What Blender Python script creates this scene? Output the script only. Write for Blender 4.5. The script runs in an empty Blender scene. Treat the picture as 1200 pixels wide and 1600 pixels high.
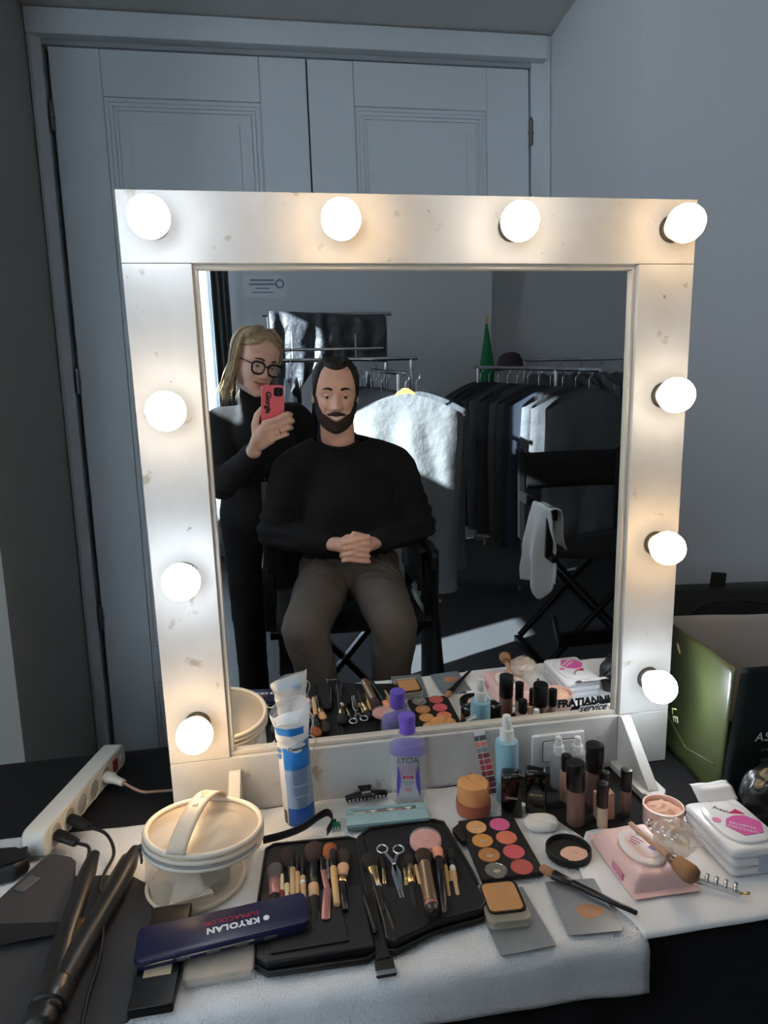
import bpy, bmesh, math, random
from mathutils import Matrix, Vector, Euler, noise as mnoise
random.seed(7)
scene = bpy.context.scene
COL = scene.collection
PI = math.pi
def R(d): return math.radians(d)

# ------------------------------------------------------------------ camera
cam_d = bpy.data.cameras.new('camera')
cam = bpy.data.objects.new('camera', cam_d); COL.objects.link(cam)
cr, cf, cu = (0.9871, -0.1561, -0.0355), (0.1501, 0.9795, -0.1347), (0.0558, 0.1277, 0.9902)
CAM = Vector((-0.2417, -1.0864, 1.4171))
cam.matrix_world = Matrix(((cr[0], cu[0], -cf[0], CAM.x), (cr[1], cu[1], -cf[1], CAM.y), (cr[2], cu[2], -cf[2], CAM.z), (0, 0, 0, 1)))
cam_d.sensor_fit = 'VERTICAL'; cam_d.sensor_height = 36.0; cam_d.lens = 1014.0/1600*36
cam_d.clip_start = 0.004; cam_d.clip_end = 60
scene.camera = cam

# ------------------------------------------------------------------ exposure, sky, sun
scene.view_settings.view_transform = 'Standard'
scene.view_settings.look = 'None'
scene.view_settings.exposure = 0.0
scene.view_settings.gamma = 1.0
scene.view_settings.use_curve_mapping = False
world = bpy.data.worlds.new('sky'); scene.world = world; world.use_nodes = True
bg = world.node_tree.nodes['Background']
bg.inputs['Color'].default_value = (0.76, 0.88, 1.0, 1); bg.inputs['Strength'].default_value = 13.0
sun_d = bpy.data.lights.new('sun', 'SUN'); sun_d.energy = 44.0; sun_d.angle = R(0.6); sun_d.color = (0.86, 0.97, 1.0)
sun = bpy.data.objects.new('sun', sun_d); COL.objects.link(sun)
SUN = Vector((.80, -.30, -.43)).normalized()
sun.rotation_euler = SUN.to_track_quat('-Z', 'Y').to_euler()
sun.location = (-3, 0, 4)
def portal(name, loc, rot, sx, sy):
    d = bpy.data.lights.new(name, 'AREA'); d.shape = 'RECTANGLE'; d.size = sx; d.size_y = sy; d.cycles.is_portal = True
    o = bpy.data.objects.new(name, d); COL.objects.link(o); o.location = loc; o.rotation_euler = rot

# ------------------------------------------------------------------ helpers
def s2l(c):
    c /= 255.0
    return c/12.92 if c <= .04045 else ((c+.055)/1.055)**2.4
def rgb(h):
    if isinstance(h, str):
        h = h.lstrip('#'); h = [int(h[i:i+2], 16) for i in (0, 2, 4)]
    return tuple(s2l(x) for x in h)+(1,)
MATS = {}
def mat(name, col, rough=.5, metal=0., noise=None, bump=None, trans=0., alpha=1., emit=None, coat=0., spec=.5, sheen=0., ior=1.45, col2=None, sub=0.):
    """noise=(scale, amount): dark/bright mottling towards col2; bump=(scale, strength)"""
    if name in MATS: return MATS[name]
    m = bpy.data.materials.new(name); m.use_nodes = True; MATS[name] = m
    nt = m.node_tree; b = nt.nodes['Principled BSDF']
    c = rgb(col); b.inputs['Base Color'].default_value = c
    b.inputs['Roughness'].default_value = rough; b.inputs['Metallic'].default_value = metal
    b.inputs['Transmission Weight'].default_value = trans; b.inputs['Alpha'].default_value = alpha
    b.inputs['Coat Weight'].default_value = coat; b.inputs['Specular IOR Level'].default_value = spec
    b.inputs['Sheen Weight'].default_value = sheen; b.inputs['IOR'].default_value = ior
    if sub: b.inputs['Subsurface Weight'].default_value = sub; b.inputs['Subsurface Radius'].default_value = (.01, .004, .002)
    if emit: b.inputs['Emission Color'].default_value = rgb(emit[0]); b.inputs['Emission Strength'].default_value = emit[1]
    if noise or bump: tc = nt.nodes.new('ShaderNodeTexCoord')
    if noise:
        n = nt.nodes.new('ShaderNodeTexNoise'); n.inputs['Scale'].default_value = noise[0]; n.inputs['Detail'].default_value = 5
        nt.links.new(tc.outputs['Object'], n.inputs['Vector'])
        r = nt.nodes.new('ShaderNodeMapRange'); r.inputs['From Min'].default_value = .35; r.inputs['From Max'].default_value = .7
        r.inputs['To Min'].default_value = 0; r.inputs['To Max'].default_value = noise[1]
        nt.links.new(n.outputs['Fac'], r.inputs['Value'])
        x = nt.nodes.new('ShaderNodeMix'); x.data_type = 'RGBA'
        x.inputs[6].default_value = c; x.inputs[7].default_value = rgb(col2) if col2 else tuple(k*.45 for k in c[:3])+(1,)
        nt.links.new(r.outputs[0], x.inputs[0]); nt.links.new(x.outputs[2], b.inputs['Base Color'])
    if bump:
        n = nt.nodes.new('ShaderNodeTexNoise'); n.inputs['Scale'].default_value = bump[0]; n.inputs['Detail'].default_value = 4
        nt.links.new(tc.outputs['Object'], n.inputs['Vector'])
        u = nt.nodes.new('ShaderNodeBump'); u.inputs['Strength'].default_value = bump[1]; u.inputs['Distance'].default_value = bump[2] if len(bump) > 2 else .002
        nt.links.new(n.outputs['Fac'], u.inputs['Height']); nt.links.new(u.outputs['Normal'], b.inputs['Normal'])
    return m
def I4(): return Matrix.Identity(4)
def T(x, y=0, z=0): return Matrix.Translation((x, y, z))
def RX(a): return Matrix.Rotation(a, 4, 'X')
def RY(a): return Matrix.Rotation(a, 4, 'Y')
def RZ(a): return Matrix.Rotation(a, 4, 'Z')
def frame_to(a, b):
    """matrix whose Z runs from a to b, origin at a"""
    a = Vector(a); d = Vector(b)-a
    return Matrix.Translation(a) @ d.to_track_quat('Z', 'Y').to_matrix().to_4x4()
class MB:
    def __init__(s): s.v = []; s.f = []; s.mi = []; s.m = 0
    def add(s, vs, fs, xf=None):
        k = len(s.v)
        s.v += [tuple(xf @ Vector(p)) for p in vs] if xf is not None else [tuple(p) for p in vs]
        s.f += [tuple(i+k for i in f) for f in fs]; s.mi += [s.m]*len(fs)
        return s
    def box(s, c, d, xf=None):
        x, y, z = c; a, b, e = d[0]/2, d[1]/2, d[2]/2
        vs = [(x+i*a, y+j*b, z+k*e) for i in (-1, 1) for j in (-1, 1) for k in (-1, 1)]
        return s.add(vs, [(0, 1, 3, 2), (4, 6, 7, 5), (0, 4, 5, 1), (2, 3, 7, 6), (0, 2, 6, 4), (1, 5, 7, 3)], xf)
    def prism(s, poly, z0, z1, xf=None):
        n = len(poly)
        vs = [(p[0], p[1], z0) for p in poly]+[(p[0], p[1], z1) for p in poly]
        fs = [tuple(range(n))[::-1], tuple(range(n, 2*n))]+[(i, (i+1) % n, n+(i+1) % n, n+i) for i in range(n)]
        return s.add(vs, fs, xf)
    def lathe(s, prof, n=32, xf=None, sx=1, sy=1, cap=True):
        vs = []; fs = []; m = len(prof)
        for r, z in prof:
            for i in range(n):
                a = 2*PI*i/n; vs.append((r*math.cos(a)*sx, r*math.sin(a)*sy, z))
        for j in range(m-1):
            for i in range(n):
                fs.append((j*n+i, j*n+(i+1) % n, (j+1)*n+(i+1) % n, (j+1)*n+i))
        if cap:
            fs.append(tuple(range(n))[::-1]); fs.append(tuple(range((m-1)*n, m*n)))
        return s.add(vs, fs, xf)
    def loft(s, rings, cap=True, xf=None, closed=True):
        n = len(rings[0]); vs = [p for r in rings for p in r]; fs = []
        for j in range(len(rings)-1):
            for i in range(n if closed else n-1):
                fs.append((j*n+i, j*n+(i+1) % n, (j+1)*n+(i+1) % n, (j+1)*n+i))
        if cap and closed: fs.append(tuple(range(n))[::-1]); fs.append(tuple(range((len(rings)-1)*n, len(rings)*n)))
        return s.add(vs, fs, xf)
    def tube(s, pts, r, n=10, xf=None, cap=True, flat=1.0, up=None):
        pts = [Vector(p) for p in pts]; rings = []; prev = None
        for i, p in enumerate(pts):
            t = (pts[min(i+1, len(pts)-1)]-pts[max(i-1, 0)]).normalized()
            if prev is None:
                u = Vector(up) if up else (Vector((0, 0, 1)) if abs(t.z) < .9 else Vector((0, 1, 0)))
            else: u = prev
            u = (u-t*u.dot(t)).normalized(); prev = u; w = t.cross(u)
            rr = r[i] if isinstance(r, (list, tuple)) else r
            rings.append([p+(u*math.sin(2*PI*k/n)*flat+w*math.cos(2*PI*k/n))*rr for k in range(n)])
        return s.loft(rings, cap, xf)
    def grid(s, fn, nu, nv, xf=None, loop=False):
        vs = [fn(i/nu, j/nv) for j in range(nv+1) for i in range(nu+1)]
        fs = [(j*(nu+1)+i, j*(nu+1)+i+1, (j+1)*(nu+1)+i+1, (j+1)*(nu+1)+i) for j in range(nv) for i in range(nu)]
        return s.add(vs, fs, xf)
    def sphere(s, c, r, n=24, m=14, xf=None):
        rx, ry, rz = r if isinstance(r, (tuple, list)) else (r, r, r)
        prof = [(max(math.sin(PI*j/m), 1e-4), -math.cos(PI*j/m)) for j in range(m+1)]
        mm = T(*c) @ Matrix.Diagonal((rx, ry, rz, 1))
        return s.lathe(prof, n, xf @ mm if xf is not None else mm)
    def mesh(s, name='mesh'):
        me = bpy.data.meshes.new(name); me.from_pydata(s.v, [], s.f); me.update(); return me
    def build(s, name, m, parent=None, smooth=None, bevel=0, seg=2, solid=0, subsurf=0, loc=None, weld=False):
        me = s.mesh(name)
        ms = m if isinstance(m, (list, tuple)) else [m]
        for k in ms: me.materials.append(k)
        if len(ms) > 1: me.polygons.foreach_set('material_index', s.mi)
        bm = bmesh.new(); bm.from_mesh(me)
        if weld: bmesh.ops.remove_doubles(bm, verts=bm.verts, dist=1e-5)
        bmesh.ops.recalc_face_normals(bm, faces=bm.faces); bm.to_mesh(me); bm.free()
        if smooth is not None:
            me.polygons.foreach_set('use_smooth', [True]*len(me.polygons))
            if smooth > 0: me.set_sharp_from_angle(angle=R(smooth))
        o = bpy.data.objects.new(name, me); COL.objects.link(o)
        if parent: o.parent = parent
        if loc: o.location = loc
        if solid:
            k = o.modifiers.new('solid', 'SOLIDIFY'); k.thickness = solid; k.offset = 0
        if subsurf:
            k = o.modifiers.new('sub', 'SUBSURF'); k.levels = k.render_levels = subsurf
        if bevel:
            k = o.modifiers.new('bevel', 'BEVEL'); k.width = bevel; k.segments = seg; k.limit_method = 'ANGLE'; k.angle_limit = R(35)
            if smooth is None:
                me.polygons.foreach_set('use_smooth', [True]*len(me.polygons)); me.set_sharp_from_angle(angle=R(30))
                k.harden_normals = True
        return o
def tag(o, label, cat, group=None, kind=None):
    if label: o['label'] = label
    if cat: o['category'] = cat
    if group: o['group'] = group
    if kind: o['kind'] = kind
    return o
def thing(name, label, cat, loc=(0, 0, 0), rz=0, group=None, rot=None):
    o = bpy.data.objects.new(name, None); COL.objects.link(o); o.empty_display_size = .02
    o.location = loc; o.rotation_euler = rot if rot else (0, 0, rz)
    return tag(o, label, cat, group)
def struct(o): o['kind'] = 'structure'; return o
def copy_tree(o, parent=None):
    c = o.copy(); COL.objects.link(c); c.parent = parent
    for ch in o.children: copy_tree(ch, c)
    return c
def rrect(w, h, r, n=5, cx=0, cy=0):
    p = []
    for sx, sy, a0 in ((1, 1, 0), (-1, 1, 90), (-1, -1, 180), (1, -1, 270)):
        for k in range(n+1):
            a = R(a0+90*k/n); p.append((cx+sx*(w/2-r)+r*math.cos(a), cy+sy*(h/2-r)+r*math.sin(a)))
    return p
def text_mesh(name, body, size, m, parent, xf, depth=.0004, align='CENTER', shear=0, sx=1, bold=0, spacing=1.0):
    """flat lettering lying in local XY of xf, slightly raised"""
    cu = bpy.data.curves.new('lettering', 'FONT'); cu.body = body; cu.size = size; cu.align_x = align; cu.align_y = 'CENTER'
    cu.extrude = depth; cu.shear = shear; cu.offset = bold; cu.resolution_u = 3; cu.space_character = spacing
    t = bpy.data.objects.new('lettering', cu); COL.objects.link(t)
    dg = bpy.context.evaluated_depsgraph_get()
    me = bpy.data.meshes.new_from_object(t.evaluated_get(dg))
    bpy.data.objects.remove(t); bpy.data.curves.remove(cu)
    me.transform(xf @ Matrix.Diagonal((sx, 1, 1, 1))); me.name = name
    me.materials.clear(); me.materials.append(m)
    o = bpy.data.objects.new(name, me); COL.objects.link(o); o.parent = parent
    return o
def nz(x, y, z=0., s=1.): return mnoise.noise(Vector((x*s, y*s, z*s)))
def smooth_path(pts, n=8):
    """Catmull-Rom"""
    P = [Vector(p) for p in pts]; P = [P[0]*2-P[1]]+P+[P[-1]*2-P[-2]]; out = []
    for i in range(1, len(P)-2):
        for k in range(n):
            t = k/n; a, b, c, d = P[i-1:i+3]
            out.append(.5*((2*b)+(c-a)*t+(2*a-5*b+4*c-d)*t*t+(3*b-a-3*c+d)*t**3))
    out.append(P[-2]); return out
TZ = 0.75

# ------------------------------------------------------------------ the room
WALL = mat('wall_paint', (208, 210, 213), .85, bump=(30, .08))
WALLD = mat('closet_paint', (200, 204, 206), .62, bump=(12, .05))
CEIL = mat('ceiling_paint', (196, 196, 192), .9)
FLOOR = mat('floor_dark', (70, 71, 74), .42, noise=(3, .35))
def wallbox(name, x0, x1, y0, y1, z0, z1, m=WALL):
    return struct(MB().box(((x0+x1)/2, (y0+y1)/2, (z0+z1)/2), (x1-x0, y1-y0, z1-z0)).build(name, m))
RXL, RXR, RYB, NF, NB, CZ = -2.2, 3.1, -4.0, 0.45, 1.03, 3.4
NL, NR, NZ = -.872, .645, 2.578
struct(MB().box((.45, -1.6, -.05), (5.6, 6.0, .1)).build('floor', FLOOR))
struct(MB().box((.45, -1.6, CZ+.05), (5.6, 6.0, .1)).build('ceiling', CEIL))
wallbox('wall_niche_back', NL-.1, NR+.1, NB+.03, NB+.13, 0, NZ+.1)
wallbox('wall_front_left', RXL, NL, NF, NB+.13, 0, CZ, mat('wall_paint_greige_dimmed', (158, 156, 150), .85))  # warm grey, darkened in place of shade: too much daylight reaches this wall
wallbox('wall_front_right', NR, RXR, NF, NB+.13, 0, CZ)
wallbox('wall_front_lintel', NL, NR, NF, NB+.03, NZ, CZ, CEIL)
# left wall with unseen window openings, placed and sized to aim the sun patches
WY0, WY1, WZ0, WZ1 = -1.52, -1.10, 2.30, 3.28
XY0, XY1, XZ0, XZ1 = -.92, -.665, 2.26, 2.70
UY0, UY1, UZ0, UZ1 = -1.14, -.80, 1.34, 1.84
m = MB()
VY0, VY1, VZ0, VZ1 = -2.66, -2.42, 2.35, 2.98
for (y0, y1, z0, z1) in ((RYB-.6, VY0, 0, CZ), (VY0, VY1, 0, VZ0), (VY0, VY1, VZ1, CZ), (VY1, WY0, 0, CZ), (WY0, WY1, WZ1, CZ), (WY0, UY0, 0, WZ0), (UY0, XY1, 0, UZ0), (UY1, XY1, UZ0, UZ1), (UY0, XY1, UZ1, XZ0), (WY1, XY0, XZ0, CZ), (UY0, WY1, XZ0, WZ0), (XY0, XY1, XZ1, CZ), (XY1, NF, 0, CZ)):
    m.box((RXL-.08, (y0+y1)/2, (z0+z1)/2), (.16, y1-y0, z1-z0))
struct(m.build('wall_left', WALL))
wallbox('wall_right', RXR, RXR+.15, RYB-.6, NF, 0, CZ)
# rear wall with the curtained window on its left
BX0, BX1, BZ0, BZ1 = -2.05, -.68, .35, 2.95
m = MB()
for (x0, x1, z0, z1) in ((RXL, BX0, 0, CZ), (BX1, 1.42, 0, CZ), (BX0, BX1, 0, BZ0), (BX0, BX1, BZ1, CZ)):
    m.box(((x0+x1)/2, RYB-.075, (z0+z1)/2), (x1-x0, .15, z1-z0))
struct(m.build('wall_back', WALL))
m = MB(); m.box(((1.42+RXR)/2, RYB-.33, CZ/2), (RXR-1.42, .15, CZ)); m.box((1.345, RYB-.24, CZ/2), (.15, .2, CZ))
struct(m.build('wall_back_recess', WALL))
WFR = mat('window_frame_white', (225, 226, 224), .5)
GLASS = mat('window_glass', (255, 255, 255), .02, trans=1., ior=1.01)
def window(name, mk):
    w = thing(name, None, None); struct(w); mk(w); return w
def win_left(w):
    f = MB(); t = .05
    f.box((RXL-.10, WY0+t/2, (WZ0+WZ1)/2), (.05, t, WZ1-WZ0)); f.box((RXL-.10, WY1-t/2, (WZ0+WZ1)/2), (.05, t, WZ1-WZ0))
    f.box((RXL-.10, (WY0+WY1)/2, WZ0+t/2), (.05, WY1-WY0-2*t, t)); f.box((RXL-.10, (WY0+WY1)/2, WZ1-t/2), (.05, WY1-WY0-2*t, t))
    f.build('window_frame', WFR, w)
    MB().box((RXL-.02, (WY0+WY1)/2, WZ0-.015), (.24, WY1-WY0+.1, .03)).build('window_sill', WFR, w)
window('window_1', win_left)
def win_low(w):
    f = MB(); t = .012
    for y in (UY0+t/2, UY1-t/2): f.box((RXL-.10, y, (UZ0+UZ1)/2), (.04, t, UZ1-UZ0))
    for z in (UZ0+t/2, UZ1-t/2): f.box((RXL-.10, (UY0+UY1)/2, z), (.04, UY1-UY0-2*t, t))
    f.build('window_frame', WFR, w)
window('sun_opening_4', win_low)  # added opening, lets a patch of sun fall on the floor
def win_mid(w):
    f = MB(); t = .012
    for y in (XY0+t/2, XY1-t/2): f.box((RXL-.10, y, (XZ0+XZ1)/2), (.04, t, XZ1-XZ0))
    for z in (XZ0+t/2, XZ1-t/2): f.box((RXL-.10, (XY0+XY1)/2, z), (.04, XY1-XY0-2*t, t))
    f.build('window_frame', WFR, w)
window('sun_opening_5', win_mid)  # added opening that puts sun on the woman's hair
def win_high(w):
    f = MB(); t = .012
    for y in (VY0+t/2, VY1-t/2): f.box((RXL-.10, y, (VZ0+VZ1)/2), (.04, t, VZ1-VZ0))
    for z in (VZ0+t/2, VZ1-t/2): f.box((RXL-.10, (VY0+VY1)/2, z), (.04, VY1-VY0-2*t, t))
    f.build('window_frame', WFR, w)
window('sun_opening_3', win_high)  # added gap that puts sun on the black rack cover
def win_back(w):
    f = MB(); t = .07; y = RYB-.09
    for x in (BX0+t/2, (BX0+BX1)/2, BX1-t/2): f.box((x, y, (BZ0+BZ1)/2), (t, .05, BZ1-BZ0))
    for z in (BZ0+t/2, 1.9, BZ1-t/2): f.box(((BX0+BX1)/2, y, z), (BX1-BX0-2*t, .045, t))
    f.build('window_frame', WFR, w)
    MB().box(((BX0+BX1)/2, RYB+.0, BZ0-.02), (BX1-BX0+.1, .25, .04)).build('window_sill', WFR, w)
window('window_2', win_back)
portal('daylight_left', (RXL-.15, (WY0+WY1)/2, (WZ0+WZ1)/2), (0, R(-90), 0), WZ1-WZ0, WY1-WY0)
portal('daylight_rear', ((BX0+BX1)/2, RYB-.14, (BZ0+BZ1)/2), (R(90), 0, 0), BX1-BX0, BZ1-BZ0)

# built-in closet doors in the niche behind the mirror
CY = 1.0
HINGE = mat('hinge_steel', (120, 122, 124), .35, .9)
DARKGAP = mat('gap_dark', (22, 24, 26), .9)
def closet_door(name, x0, x1, hx):
    d = thing(name, None, None); struct(d)
    z0, z1 = .06, 2.494; sw = .138; t = .024
    rails = [(z0, z0+.16), (.62, .74), (z1-.125, z1)]
    for xa, xb in ((x0, x0+sw), (x1-sw, x1)):
        MB().box(((xa+xb)/2, CY+t/2, (z0+z1)/2), (xb-xa-.0016, t, z1-z0)).build('stile', WALLD, d, bevel=.0015)
    for za, zb in rails:
        MB().box(((x0+x1)/2, CY+t/2, (za+zb)/2), (x1-x0-2*sw, t, zb-za)).build('rail', WALLD, d, bevel=.0015)
    for za, zb in ((rails[0][1], rails[1][0]), (rails[1][1], rails[2][0])):
        xa, xb = x0+sw, x1-sw
        MB().box(((xa+xb)/2, CY+.012, (za+zb)/2), (xb-xa, .012, zb-za)).build('panel', WALLD, d)
        MB().box(((xa+xb)/2, CY+.008, (za+zb)/2), (xb-xa-.13, .01, zb-za-.13)).build('raised_panel', WALLD, d, bevel=.002)
        mo = MB()
        for inset, w, pr in ((.004, .008, .001), (.018, .006, .002), (.030, .005, .003)):
            a, b, c, e = xa+inset, xb-inset, za+inset, zb-inset
            for (cx, cz, lx, lz) in (((a+b)/2, c+w/2, b-a, w), ((a+b)/2, e-w/2, b-a, w), (a+w/2, (c+e)/2, w, e-c-2*w), (b-w/2, (c+e)/2, w, e-c-2*w)):
                mo.box((cx, CY+.008, cz), (lx, .010+pr, lz))
        mo.build('moulding', WALLD, d, bevel=.001)
    for hz in (2.306, 1.573, .846):
        k = MB(); k.lathe([(.007, -.036), (.007, .036)], 12, T(hx, CY-.006, hz)); k.lathe([(.0085, -.003), (.0085, .003)], 12, T(hx, CY-.006, hz)); k.lathe([(.003, .036), (.006, .04), (.003, .046)], 12, T(hx, CY-.006, hz))
        k.build('hinge', HINGE, d, smooth=40)
    return d
closet_door('door_1', -.826, -.1085, -.829)
closet_door('door_2', -.1055, .584, .588)
struct(MB().box((-.107, CY+.012, 1.28), (.004, .01, 2.42)).build('trim_5', DARKGAP))
struct(MB().box((-.12, CY-.012, 2.542), (1.5, .05, .066)).build('trim_1', WALLD, bevel=.003))
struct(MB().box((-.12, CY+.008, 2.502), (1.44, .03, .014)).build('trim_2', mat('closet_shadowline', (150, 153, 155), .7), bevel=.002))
struct(MB().prism([(NL+.002, CY-.03), (NL+.012, CY-.03), (NL+.034, CY-.012), (NL+.034, CY+.03), (NL+.002, CY+.03)], 0, NZ-.002).build('trim_3', WALLD, bevel=.002))
struct(MB().prism([(NR-.002, CY-.03), (NR-.002, CY+.03), (NR-.056, CY+.03), (NR-.056, CY-.008), (NR-.02, CY-.008), (NR-.012, CY-.03)], 0, NZ-.002).build('trim_4', WALLD, bevel=.002))
# ------------------------------------------------------------------ the lit dressing mirror
LEAN = R(3.0)
GW, GH, FB = .7182, .8081, .0998           # glass opening, border width
FT = .1012; FBT = .1053
OW, OH = GW+2*FB, GH+FT+FBT
mir = thing('makeup_mirror', 'large square mirror in a scuffed white wooden frame studded with ten round bulbs', 'mirror', (0, 0, TZ+.002), rot=(LEAN, 0, 0))
def frame_paint():
    m = bpy.data.materials.new('frame_paint'); m.use_nodes = True; nt = m.node_tree; b = nt.nodes['Principled BSDF']
    b.inputs['Roughness'].default_value = .6
    tc = nt.nodes.new('ShaderNodeTexCoord')
    def nse(sc, det, lo, hi, vec=None):
        n = nt.nodes.new('ShaderNodeTexNoise'); n.inputs['Scale'].default_value = sc; n.inputs['Detail'].default_value = det
        nt.links.new(vec or tc.outputs['Object'], n.inputs['Vector'])
        r = nt.nodes.new('ShaderNodeMapRange'); r.inputs['From Min'].default_value = lo; r.inputs['From Max'].default_value = hi
        nt.links.new(n.outputs['Fac'], r.inputs['Value']); return r.outputs[0], n.outputs['Fac']
    def mix(f, a, c):
        x = nt.nodes.new('ShaderNodeMix'); x.data_type = 'RGBA'; nt.links.new(f, x.inputs[0])
        if isinstance(a, tuple): x.inputs[6].default_value = a
        else: nt.links.new(a, x.inputs[6])
        x.inputs[7].default_value = c; return x.outputs[2]
    a, raw = nse(7, 6, .42, .75); c = mix(a, rgb((208, 207, 203)), rgb((188, 185, 178)))
    s, _ = nse(26, 8, .64, .70); c = mix(s, c, rgb((170, 162, 148)))
    s2, _ = nse(60, 9, .70, .74); c = mix(s2, c, rgb((132, 122, 108)))
    nt.links.new(c, b.inputs['Base Color'])
    u = nt.nodes.new('ShaderNodeBump'); u.inputs['Strength'].default_value = .12; u.inputs['Distance'].default_value = .003
    nt.links.new(s, u.inputs['Height']); nt.links.new(u.outputs['Normal'], b.inputs['Normal']); return m
FP = frame_paint()
LIP = mat('frame_lip', (206, 198, 184), .5)
def fboard(name, x0, x1, z0, z1):
    MB().box(((x0+x1)/2, .011, (z0+z1)/2), (x1-x0, .022, z1-z0)).build(name, FP, mir, bevel=.0012)
hx = OW/2; gx = GW/2; zb, zt = FBT, FBT+GH
fboard('frame_board', -hx, hx, zt, OH); fboard('frame_board', -hx, hx, 0, zb-.0008)
fboard('frame_board', -hx, -gx, zb, zt-.0008); fboard('frame_board', gx, hx, zb, zt-.0008)
lip = MB(); w = .007
for (cx, cz, lx, lz) in ((0, zt-w/2, GW, w), (0, zb+w/2, GW, w), (-gx+w/2, (zb+zt)/2, w, GH-2*w), (gx-w/2, (zb+zt)/2, w, GH-2*w)):
    lip.box((cx, .013, cz), (lx, .012, lz))
lip.build('inner_lip', LIP, mir, bevel=.001)
# mirror glass
mg = bpy.data.materials.new('mirror_silver'); mg.use_nodes = True
nt = mg.node_tree; b = nt.nodes['Principled BSDF']; b.inputs['Metallic'].default_value = 1; b.inputs['Roughness'].default_value = .004
b.inputs['Base Color'].default_value = (.86, .885, .89, 1)
g = MB().box((0, .0175, (zb+zt)/2), (GW-.002, .004, GH-.002)).build('mirror_glass', mg, mir)
MB().box((0, .027, OH/2), (OW-.03, .010, OH-.03)).build('back_panel', mat('mdf_back', (150, 124, 92), .8), mir)
INK = mat('print_black', (14, 15, 20), .5)
fz = zb+.026
wm = mat('print_white', (228, 230, 232), .6)
o = text_mesh('printed_name', 'FRATIANNI', .0205, INK, mir, T(.294, .0150, fz) @ RX(R(90)), .0002, bold=.0009); o['label'] = 'bold black printed name on the glass'
text_mesh('printed_script', 'service', .019, wm, mir, T(.312, .0147, fz-.013) @ RX(R(90)), .0002, shear=.35, bold=.0016)
text_mesh('printed_script', 'service', .019, INK, mir, T(.312, .0143, fz-.013) @ RX(R(90)), .0002, shear=.35, bold=.0003)
# bulbs
SOCK = mat('socket_cream', (206, 196, 178), .45); SOCKR = mat('socket_ring', (60, 52, 46), .5)
def bulb_mat(name, col, st):
    return mat(name, (250, 250, 250), .4, emit=(col, st))
BS = 33.0
BM = {'w': bulb_mat('bulb_warm', (255, 214, 160), BS), 'n': bulb_mat('bulb_neutral', (255, 236, 212), BS), 'c': bulb_mat('bulb_cool', (236, 244, 255), BS)}
for k_, c_ in (('w', (255, 214, 160)), ('n', (255, 236, 212)), ('c', (236, 244, 255))): BM[k_+'b'] = bulb_mat('bulb_base_'+k_, c_, BS*.065)
bx = (-.408, -.1372, .1375, .4140); bz = (zt+.0545, zt-.2155, zt-.4785, zt-.7385)
lay = [(0, 0, 'c'), (1, 0, 'w'), (2, 0, 'n'), (3, 0, 'w'), (0, 1, 'n'), (3, 1, 'n'), (0, 2, 'c'), (3, 2, 'w'), (0, 3, 'w'), (3, 3, 'c')]
prof = [(r_, z_-.033) for r_, z_ in [(.0005, .1035), (.008, .1025), (.016, .0985), (.0225, .092), (.027, .084), (.0292, .075), (.0288, .066), (.026, .057), (.021, .047), (.0165, .039), (.014, .035)]]
for i, j, k in lay:
    bb = MB().lathe(prof[:7], 32, T(bx[i], 0, bz[j]) @ RX(R(90)), cap=False); bb.m = 1; bb.lathe(prof[6:], 32, T(bx[i], 0, bz[j]) @ RX(R(90)), cap=False)
    bb.build('light_bulb', [BM[k], BM[k+'b']], mir, smooth=60, weld=True)
    s = MB(); s.lathe([(.0165, .0005), (.0165, .004), (.0148, .006), (.0150, .009)], 24, T(bx[i], 0, bz[j]) @ RX(R(90))); s.build('bulb_socket', SOCK, mir, smooth=40)
    s = MB(); s.lathe([(.0215, 0), (.0215, .0025), (.0195, .0035), (.0170, .0035), (.0170, .0)], 24, T(bx[i], 0, bz[j]) @ RX(R(90))); s.build('socket_ring', SOCKR, mir, smooth=40)
# triangular feet
for sx in (-1, 1):
    x = .366 if sx > 0 else -.352; th = .020; hh = .106 if sx > 0 else .083
    f = MB(); tri = [(-.001, .012), (-.001, hh), (-.012, hh+.002), (-.112, .020), (-.112, .012)]
    f.prism(tri, -th/2, th/2, T(x, 0, 0) @ Matrix(((0, 0, 1, 0), (1, 0, 0, 0), (0, 1, 0, 0), (0, 0, 0, 1))))
    f.build('support_bracket', FP, mir, bevel=.0015)
    b2 = MB(); b2.prism([(-.023, -.001), (.023, -.001), (.023, -.112), (.014, -.124), (-.014, -.124), (-.023, -.112)], 0, .013, T(x, 0, 0))
    o = b2.build('support_foot', FP, mir, bevel=.0015); o.rotation_euler = (-LEAN, 0, 0)
# power outlet plate in the lower rail
PL = mat('plate_white', (222, 223, 222), .35); PLD = mat('plate_gap', (40, 40, 42), .6)
op = MB().prism(rrect(.103, .066, .004), 0, .007, T(.236, 0, .052) @ RX(R(90))).build('outlet_plate', PL, mir, bevel=.003)
for dx in (-.016, .016):
    MB().prism(rrect(.029, .040, .002), .0072, .009, T(.236+dx, 0, .052) @ RX(R(90))).build('rocker_switch', PL, op, bevel=.0008)
MB().prism(rrect(.0635, .043, .003), .0065, .0074, T(.236, 0, .052) @ RX(R(90))).build('outlet_gap', PLD, op)

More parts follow.
